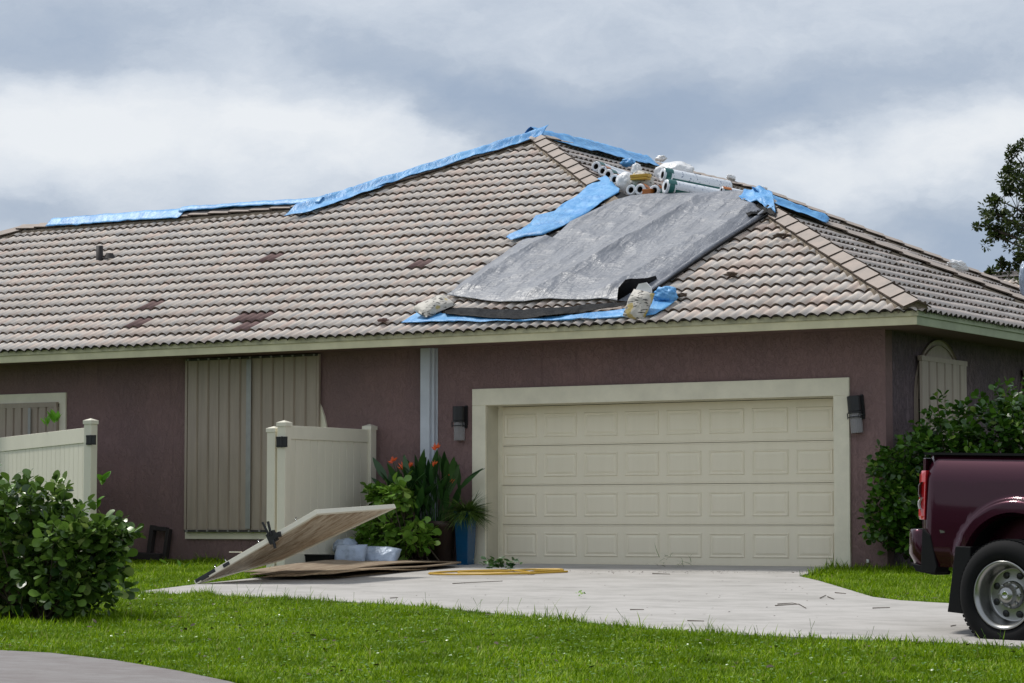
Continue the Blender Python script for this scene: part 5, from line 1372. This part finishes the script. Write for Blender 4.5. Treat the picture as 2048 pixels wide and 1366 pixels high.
# leaf litter along the door
P = []
for i in range(150):
    px = rng.uniform(1140, 1690); py = 1141+abs(rng.normal(0, 3.0)); P.append(G(px, py, .028))
for i in range(70): P.append(G(rng.uniform(700, 1750), rng.uniform(1150, 1235), .026))
P = np.array(P); n = len(P); D = np.stack([rng.normal(0, 1, n), rng.normal(0, 1, n), rng.normal(0, .12, n)], 1)
Vv, Fc = LS['oval']; Fr = frames(D, np.tile([0, 0, 1.0], (n, 1))); W_ = np.einsum('kij,vj->kvi', Fr*(.015+.022*rng.random(n))[:, None, None], Vv)+P[:, None]
o = np_mesh('leaf_litter', W_.reshape(-1, 3), (Fc[None]+np.arange(n)[:, None, None]*len(Vv)).reshape(-1, 4), M['twig'], smooth=True); tag(o, 'dry leaf crumbs scattered on the driveway and along the garage door', 'litter', kind='stuff')

# tree behind the house, at the right edge
tb = on(2125, 1044, (0, 1, 0), 24.0); tr = thing('oak_tree', 'small-leaved dark green tree rising behind the roof at the right edge', 'tree', (tb[0], tb[1], 0))
tp = np.array([tb[0], tb[1], 0]); b = MB(); b.tube([tuple(tp), tuple(tp+[.1, 0, 2.5]), tuple(tp+[0, 0, 5.0]), tuple(tp+[-.1, 0, 8])], [.26, .20, .14, .06], 10); b.build('trunk', M['bark'], tr)
def tpx(px, py, dy=0): return on(px, py, (0, 1, 0), 24.0+dy)
hubs = [(tpx(2035, 420), .55, 1), (tpx(2045, 350), .45, .8), (tpx(2010, 440), .45, .8), (tpx(2050, 480), .5, 1), (tpx(1985, 425), .22, .5), (tpx(1975, 452), .25, .5), (tpx(1998, 400), .20, .4), (tpx(1990, 470), .18, .35), (tpx(2015, 375), .22, .35), (tpx(2018, 345), .16, .3), (tpx(2030, 310), .25, .35), (tpx(2044, 292), .22, .3), (tpx(1958, 450), .12, .2), (tpx(2000, 535), .20, .5), (tpx(2030, 530), .22, .5), (tpx(1985, 545), .10, .2), (tpx(2040, 515), .2, .4),
        (tpx(2120, 420), 1.0, 3), (tpx(2110, 385), .7, 2), (tpx(2190, 400), 1.1, 3), (tpx(2100, 500), .8, 2), (tpx(2160, 370), .8, 2), (tpx(2250, 440), 1, 2)]
P, D = [], []; b = MB()
for c, r, w in hubs:
    n = int(520*w); d = rng.normal(0, 1, (n, 3)); d /= np.linalg.norm(d, axis=1, keepdims=True)
    nc = max(3, int(14*w)); cc_ = c+rng.normal(0, .55, (nc, 3))*r; which = rng.integers(0, nc, n)
    pos = cc_[which]+d*(.13*r**.5)*rng.random((n, 1))**.5; P.append(pos); D.append(d+[0, 0, .3])
    root = tp+np.array([0, 0, min(6.5, max(2.5, c[2]-1.2))])
    b.tube([tuple(root), tuple((root+c)/2+[0, 0, .25]), tuple(c)], [.06, .03, .010], 5, cap=False)
    for q in cc_[:8]: b.tube([tuple(c), tuple(q)], [.010, .005], 4, cap=False)
b.build('branches', M['bark'], tr)
P, D = np.concatenate(P), np.concatenate(D)
scatter('oak_tree', 'oval', P, D, .085*(.7+.6*rng.random(len(P))), M['leafT'], tr, 0, stuff_name='crown')

# ================================================================== TRUCK
wc = on(2004, 1187, tuple(FW), float(FW @ CAM)+20.9)       # outer rear wheel, centre of its face
HD = R(-12); PITCH = R(1.6)
TK = thing('pickup_truck', 'dark maroon pickup truck with dual rear wheels parked on the driveway', 'truck', (0, 0, 0))
fwd = Vector((math.cos(HD), math.sin(HD), 0)); lft = Vector((-math.sin(HD), math.cos(HD), 0))
gzc = float(wc[2])-.420
O_ = Vector(wc)+lft*1.19; O_.z = gzc
TM = Matrix(((fwd.x, lft.x, 0, O_.x), (fwd.y, lft.y, 0, O_.y), (0, 0, 1, O_.z), (0, 0, 0, 1))) @ Matrix.Rotation(PITCH, 4, 'Y')
TK.location = O_; ORG[TK.name] = O_.copy()
def tv(x, y, z): return TM @ Vector((x, y, z))
XT, XB, XF = -.995, 1.72, 5.0       # tail, front of bed, nose
YB = .985                          # half width of the bed
AR, AX, AZ = .50, 0.0, .57         # wheel arch
def side_y(x, z, s):
    """outward bulge of the bed side: shoulder, waist and the dual-wheel flare"""
    y = YB
    if z > 1.33: y -= .10*((z-1.33)/.20)**1.3
    if z > .95: y -= .022*((z-.95)/.55)**1.5
    if z < .75: y -= .05*((.75-z)/.25)**1.5
    d = math.hypot(x-AX, (z-AZ)*1.0)
    fl = max(0, min(1, (.63-d)/.05)); fl = fl*fl*(3-2*fl)
    y += .075*fl
    if x < XT+.16: y -= .11*((XT+.16-x)/.16)**2.0
    return y*s
def bed_side(s):
    b = MB(); xs_ = sorted(set([round(v, 4) for v in np.linspace(XT, XB, 90)]+[AX-AR, AX+AR])); nz = 34; vs = []
    for x in xs_:
        zb_ = .60
        if abs(x-AX) < AR: zb_ = AZ+math.sqrt(max(0, AR*AR-(x-AX)**2))
        for j in range(nz):
            z = zb_+(1.53-zb_)*(j/(nz-1))
            vs.append(tv(x, side_y(x, z, s), z))
    n = len(xs_); f = [(i*nz+j, (i+1)*nz+j, (i+1)*nz+j+1, i*nz+j+1) for i in range(n-1) for j in range(nz-1)]
    b.add(vs, f, 0, True)
    # inner lip of the arch
    vs = []
    for i in range(31):
        a = math.pi*i/30; x, z = AX-AR*math.cos(a), AZ+AR*math.sin(a); yy = side_y(x, z, s)
        vs += [tv(x, yy, z), tv(AX-(AR-.03)*math.cos(a), yy-.05*s, AZ+(AR-.03)*math.sin(a)), tv(AX-(AR-.03)*math.cos(a), .45*s, AZ+(AR-.03)*math.sin(a))]
    b.add(vs, [(3*i+j, 3*i+3+j, 3*i+4+j, 3*i+1+j) for i in range(30) for j in range(1)], 0, True)
    b.add(vs, [(3*i+1, 3*i+4, 3*i+5, 3*i+2) for i in range(30)], 1, True)
    # rail cap and bed inner wall
    b.box((XT+.02, min((YB-.20)*s, (YB-.085)*s), 1.528), (XB, max((YB-.20)*s, (YB-.085)*s), 1.548), 2, TM)
    b.box((XT+.02, min((YB-.21)*s, (YB-.19)*s), .75), (XB, max((YB-.21)*s, (YB-.19)*s), 1.53), 0, TM)
    return b.build('bed_side', [M['paint'], M['plastic'], M['plastic']], TK)
bed_side(-1); bed_side(1)
b = MB(); b.box((XT, -.78, .80), (XT+.06, .78, 1.50), 0, TM).box((XT, -.80, .62), (XB, .80, .74), 1, TM).box((XB-.05, -.80, .74), (XB, .80, 1.53), 0, TM); b.build('tailgate', [M['paint'], M['plastic']], TK, bevel=.01)
for s in (-1, 1):
    # rear corner post behind the lamp
    pts = [(XT, .78), (XT-.012, .86), (XT+.01, .90), (XT+.05, .925), (XT+.05, .78)]
    b = MB(); b.prism([(p[0], p[1]*s) for p in pts], .64, 1.50, 'z', 0, TM); b.build('corner_post', M['paint'], TK, bevel=.008)
    # tail lamp wrapping the corner
    def lamp(z0, z1, mm, nm, dx=0.0, x1=.085, out=.012):
        q = [(XT-.028-out*.6+dx, .80), (XT-.030-out*.6+dx, .865), (XT-.012+dx, .905+out), (XT+.03, .935+out), (XT+x1, .958+out), (XT+x1, .90), (XT+.02, .80)]
        vs = []
        for (zz, shx) in ((z0, .012), (z0+.03, .0), (z1-.03, .0), (z1, .022)):
            for (x, y) in q: vs.append(tv(x+shx*(1 if x < XT+.05 else 0)+(1.39-zz)*-.02, y*s, zz))
        k = len(q); f = [tuple(range(k-1, -1, -1)), tuple(range(3*k, 4*k))]+[(r*k+i, r*k+(i+1) % k, (r+1)*k+(i+1) % k, (r+1)*k+i) for r in range(3) for i in range(k)]
        return MB().add(vs, f, 0).build(nm, M[mm], tl, bevel=.004)
    tl = MB().box((XT+.0, min(.80*s, .93*s), 1.0), (XT+.06, max(.80*s, .93*s), 1.38), 0, TM).build('tail_lamp', M['plastic'], TK)
    lamp(.985, 1.395, 'lampred', 'red_lens')
    lamp(1.075, 1.165, 'lampclear', 'clear_lens', -.010, .02, .016)
    lamp(1.17, 1.30, 'lampdark', 'smoked_lens', -.010, .02, .016)
# bumper wrapping round with a black end piece
b = MB()
bp_ = [(XT+.08, -.99), (XT-.02, -.985), (XT-.10, -.93), (XT-.16, -.80), (XT-.19, -.5), (XT-.19, .5), (XT-.16, .80), (XT-.10, .93), (XT-.02, .985), (XT+.08, .99), (XT+.08, .80), (XT+.02, .5), (XT+.02, -.5), (XT+.08, -.80)]
vs = []; lv = [(.60, .94), (.64, .97), (.70, 1.0), (.86, 1.0), (.90, .985), (.905, .95)]
k = len(bp_)
for z, s_ in lv:
    for x, y in bp_: vs.append(tv((x-XT)*(s_ if x < XT else 1)+XT+(.03 if z < .66 else 0), y*(1-(1-s_)*.5), z))
b.add(vs, [(r*k+i, r*k+(i+1) % k, (r+1)*k+(i+1) % k, (r+1)*k+i) for r in range(len(lv)-1) for i in range(k)], 0, True)
b.add([vs[i] for i in range((len(lv)-1)*k, len(lv)*k)], [tuple(range(k))], 1)
b.add([vs[i] for i in range(k)], [tuple(range(k-1, -1, -1))], 1)
b.build('rear_bumper', [M['paint'], M['plastic']], TK)
for s in (-1, 1):
    MB().prism([(XT+.07, .915), (XT+.15, .86), (XT+.22, .60), (XT+.20, .545), (XT+.06, .56), (XT+.06, .60)], *sorted((.80*s, .992*s)), 'y', 0, TM).build('bumper_end', M['plastic'], TK, bevel=.006)
    MB().prism([(XT-.05, .62), (XT+.10, .60), (XT+.20, .56), (XT+.19, .53), (XT+.0, .555)], *sorted((.75*s, .975*s)), 'y', 0, TM).build('bumper_valance', M['plastic'], TK, bevel=.006)
    MB().prism([(XT+.24, .905), (XT+.285, .90), (XT+.295, .885), (XT+.25, .88)], *sorted(((YB-.003)*s, (YB+.004)*s)), 'y', 0, TM).build('badge', M['chrome'], TK)
    # mud flap
    MB().prism([(AX-AR-.03, .78), (AX-AR+.12, .78), (AX-.40, .23), (AX-.60, .24), (AX-.59, .30)], *sorted((.55*s, 1.09*s)), 'y', 0, TM).build('mud_flap', M['plastic'], TK, bevel=.006)
b = MB(); b.box((XT+.3, -.50, .45), (XF-.4, .50, .62), 0, TM).box((-.1, -.85, .33), (.1, .85, .47), 0, TM); b.build('chassis', M['plastic'], TK)
# bed floor and inner arch cover so that the wheel well is closed
b = MB(); b.box((XT+.06, -.78, .741), (XB-.06, .78, .76), 0, TM); b.build('bed_floor', M['plastic'], TK)
for s in (-1, 1): MB().box((AX-AR-.02, min(.44*s, .46*s), .5), (AX+AR+.02, max(.44*s, .46*s), 1.1), 0, TM).build('wheel_well', M['plastic'], TK)
def wheel(x, ycen, s, dish):
    """s: side; dish>0 the disc is set deep behind the rim lip"""
    mt = TM @ Matrix.Translation((x, ycen*s, .405)) @ Matrix.Rotation(R(90)*s*-1, 4, 'X') @ Matrix.Rotation(0, 4, 'Z')
    # local +z points outwards
    w = MB()
    if s < 0: mt = TM @ Matrix.Translation((x, ycen*s, .407)) @ Matrix.Rotation(R(90), 4, 'X') @ Matrix.Scale(1.10, 4)
    else: mt = TM @ Matrix.Translation((x, ycen*s, .407)) @ Matrix.Rotation(R(-90), 4, 'X') @ Matrix.Scale(1.10, 4)
    wh = w.lathe([(.245, -.02), (.262, .0), (.30, .012), (.352, .008), (.388, -.02), (.404, -.045), (.405, -.18), (.385, -.215), (.30, -.23), (.25, -.21)], 64, mt).build('wheel', M['tyre'], TK)
    # tread blocks
    tb_ = MB()
    for i in range(72):
        a = 2*math.pi*i/72
        for (z0, z1, sk) in ((-.072, -.034, .0), (-.12, -.080, .02), (-.17, -.128, .04)):
            m2 = mt @ Matrix.Rotation(a+sk, 4, 'Z'); tb_.box((.400, -.011, z0), (.4085, .011, z1), 0, m2)
    o = tb_.build('tread', M['tyre'], wh); o['kind'] = 'stuff'
    r_ = MB().lathe([(.248, -.005), (.252, .006), (.240, .008), (.232, -.004), (.222, -.012), (.216, -.03), (.205, -dish+.03), (.196, -dish), (.185, -dish-.004), (.10, -dish+.012), (.0, -dish+.012)], 64, mt); r_.build('rim', M['rim'], wh)
    for i in range(8):
        h = MB(); a = 2*math.pi*(i+.5)/8; m2 = mt @ Matrix.Rotation(a, 4, 'Z') @ Matrix.Translation((.150, 0, -dish+.0075)); h.lathe([(0.0, .006), (.023, .006), (.026, .003), (.026, -.002)], 14, m2); h.build('hand_hole', M['black'], wh)
    h = MB().lathe([(.104, -dish+.01), (.100, -dish+.035), (.082, -dish+.050), (.066, -dish+.055), (.062, -dish+.10), (.050, -dish+.112), (0, -dish+.114)], 32, mt)
    for i in range(8):
        a = 2*math.pi*i/8; m2 = mt @ Matrix.Rotation(a, 4, 'Z') @ Matrix.Translation((.086, 0, -dish+.040)); h.lathe([(.013, 0), (.013, .018), (.008, .024), (0, .024)], 10, m2)
    h.build('hub_cap', M['rim'], wh)
    # blank embossed emblem on the cap
    e = MB().lathe([(.030, -dish+.1135), (.027, -dish+.118), (.022, -dish+.1155), (0, -dish+.1155)], 20, mt); e.build('emblem', M['chrome'], wh)
wheel(0, 1.19, -1, .135); wheel(0, .90, -1, .05); wheel(0, 1.19, 1, .135); wheel(0, .90, 1, .05)
MB().add([tv(3.03, -.80, 1.985), tv(3.03, .80, 1.985), tv(3.70, .84, 1.545), tv(3.70, -.84, 1.545)], [(0, 1, 2, 3)]).build('windscreen', M['winglass'], TK)
# cab and front end, outside the frame: plain but complete
for (x,) in ((4.30-.45,),): wheel(x, 1.0, -1, .03); wheel(x, 1.0, 1, .03)
b = MB(); prof_ = [(1.75, .60), (1.75, 1.52), (1.80, 1.62), (2.02, 1.98), (3.0, 2.0), (3.72, 1.52), (4.75, 1.38), (4.93, 1.1), (4.93, .60)]
b.prism(prof_, -.93, .93, 'y', 0, TM); b.build('cab', M['paint'], TK, bevel=.04)
for s in (-1, 1):
    MB().prism([(1.92, 1.52), (2.10, 1.90), (2.55, 1.92), (2.55, 1.52)], *sorted((.925*s, .936*s)), 'y', 0, TM).build('window', M['winglass'], TK)
    MB().prism([(2.62, 1.52), (2.62, 1.92), (2.98, 1.92), (3.58, 1.52)], *sorted((.925*s, .936*s)), 'y', 0, TM).build('window', M['winglass'], TK)

# ================================================================== LAWN
def blades(n, region, h, w, holes):
    """random blades inside a picture-independent ground rectangle, kept off the hard surfaces"""
    x0, x1, y0, y1 = region; x = rng.uniform(x0, x1, n); y = rng.uniform(y0, y1, n)
    keep = np.ones(n, bool)
    for poly in holes: keep &= ~inside(poly, x, y)
    # only what the street can see
    d = np.stack([x, y, np.clip(y, -35, 0)*GK], 1)-CAM; z = d @ FW; px = 1024+F_PX*(d @ RT)/z; py = 683-F_PX*(d @ UP)/z
    keep &= (px > -450) & (px < 2750) & (py < 1620) & (z > 5)
    return x[keep], y[keep]
hpoly = [(-21.9, 0), (.0, 0), (0, 9), (-21.9, 9)]
hp2 = [(-5.6, -.02), (-.6, -.02), (-.6, .5), (-5.6, .5)]
def grow(p, amt):
    c = np.mean(p, 0); return [tuple(np.array(q)+(np.array(q)-c)/np.linalg.norm(np.array(q)-c)*amt) for q in p]
X, Y = [], []
for n, reg in ((640000, (-9, 9.5, -16.5, -5.0)), (190000, (-14, 4.5, -6.0, .0)), (30000, (0, 9, -5, 3)), (60000, (-14, -6.5, -3, 0))):
    x, y = blades(n, reg, 0, 0, [drive, road, hpoly]); X.append(x); Y.append(y)
X, Y = np.concatenate(X), np.concatenate(Y)
n = len(X)
def nz2(x, y, s):
    return np.sin(x*s+1.3*np.sin(y*s*.7))*np.sin(y*s*1.1+1.7*np.sin(x*s*.6))
hgt = .040+.028*rng.random(n)+.012*nz2(X, Y, 2.1)+.008*nz2(X, Y, 6.0)
hgt *= np.where(rng.random(n) < .03, 1.8, 1.0)*(1+.45*nz2(X+3, Y, 1.1)*nz2(X, Y+7, 3.7))
thin = (nz2(X, Y, 4.3)+nz2(X+2, Y, 9.1)*.8) > .95; hgt = np.where(thin & (rng.random(n) < .6), hgt*.35, hgt)
# uncut fringe: along the drive edge, at the foot of the wall and round the bush
dpoly = np.array(drive); 
def edge_dist(x, y, P):
    best = np.full(len(x), 9.0)
    for i in range(len(P)):
        a, b_ = P[i], P[(i+1) % len(P)]; ab = b_-a; t = np.clip(((x-a[0])*ab[0]+(y-a[1])*ab[1])/(ab@ab), 0, 1)
        best = np.minimum(best, np.hypot(x-a[0]-t*ab[0], y-a[1]-t*ab[1]))
    return best
ed = edge_dist(X, Y, dpoly); hgt *= 1+.9*np.exp(-(ed/.10)**2)*rng.random(n)
hgt *= 1+1.0*np.exp(-((Y)/.35)**2)*rng.random(n)
bd = np.hypot(X-BL[0]+.2, (Y-BL[1]-.1)*1.3); hgt *= 1+1.3*np.exp(-((bd-1.0)/.45)**2)*rng.random(n)
ang = rng.random(n)*2*math.pi; lean = (.25+.6*rng.random(n))*hgt; wd = .0035+.003*rng.random(n)
dx, dy = np.cos(ang), np.sin(ang); Z = np.clip(Y, -35, 0)*GK-.022
V = np.empty((n, 5, 3), np.float32)
V[:, 0] = np.stack([X-dy*wd, Y+dx*wd, Z], 1); V[:, 1] = np.stack([X+dy*wd, Y-dx*wd, Z], 1)
mx_, my_ = X+dx*lean*.35, Y+dy*lean*.35
V[:, 2] = np.stack([mx_+dy*wd*.8, my_-dx*wd*.8, Z+hgt*.62], 1); V[:, 3] = np.stack([mx_-dy*wd*.8, my_+dx*wd*.8, Z+hgt*.62], 1)
V[:, 4] = np.stack([X+dx*lean, Y+dy*lean, Z+hgt], 1)
Ft = np.array([[0, 1, 2], [0, 2, 3], [3, 2, 4]], np.int32)
FF = (Ft[None]+np.arange(n)[:, None, None]*5).reshape(-1, 3)
o = np_mesh('grass', V.reshape(-1, 3), FF, M['grass'], smooth=False); tag(o, 'bright green lawn grass around the driveway', 'grass', kind='stuff')
# broad-leaved lawn weeds: small round leaves lying flat among the blades
m_ = 26000; x, y = blades(m_, (-9, 8.5, -15.5, -3.5), 0, 0, [drive, road, hpoly]); n = len(x)
P = np.stack([x, y, np.clip(y, -35, 0)*GK+.012+.03*rng.random(n)], 1); a = rng.random(n)*6.28; D = np.stack([np.cos(a), np.sin(a), .5*rng.random(n)], 1)
Vv, Fc = LS['oval']; Fr = frames(D, np.tile([0, 0, 1.0], (n, 1))+rng.normal(0, .3, (n, 3))); W_ = np.einsum('kij,vj->kvi', Fr*(.018+.022*rng.random(n))[:, None, None], Vv)+P[:, None]
o = np_mesh('lawn_weeds', W_.reshape(-1, 3), (Fc[None]+np.arange(n)[:, None, None]*len(Vv)).reshape(-1, 4), M['leafC'], smooth=True); tag(o, 'small flat weed leaves through the lawn', 'weeds', kind='stuff')
# brown leaves blown over the lawn
x, y = blades(900, (-9, 8.5, -15.0, -3.5), 0, 0, [drive, road, hpoly]); n = len(x)
P = np.stack([x, y, np.clip(y, -35, 0)*GK+.03+.02*rng.random(n)], 1); a = rng.random(n)*6.28; D = np.stack([np.cos(a), np.sin(a), rng.normal(0, .3, n)], 1)
Vv, Fc = LS['oval']; Fr = frames(D, np.tile([0, 0, 1.0], (n, 1))+rng.normal(0, .3, (n, 3))); W_ = np.einsum('kij,vj->kvi', Fr*(.025+.045*rng.random(n))[:, None, None], Vv)+P[:, None]
o = np_mesh('dry_leaves', W_.reshape(-1, 3), (Fc[None]+np.arange(n)[:, None, None]*len(Vv)).reshape(-1, 4), M['twig'], smooth=True); tag(o, 'brown dry leaves blown across the lawn', 'leaves', kind='stuff')
# seed stalks at the edge of the drive
b = MB()
for i in range(50):
    px = rng.uniform(300, 2040); py = np.interp(px, [p[0] for p in dpx], [p[1] for p in dpx])+rng.uniform(0, 6)
    g = np.array(G(px, py)); h = rng.uniform(.08, .20); l = rng.normal(0, .35, 2)*h
    b.tube([tuple(g), tuple(g+[l[0]*.4, l[1]*.4, h*.6]), tuple(g+[l[0], l[1], h])], [.002, .0014, .0020], 3, cap=False)
o = b.build('grass_stalks', M['leafC']); tag(o, 'thin seed stalks along the near edge of the driveway', 'grass', kind='stuff')
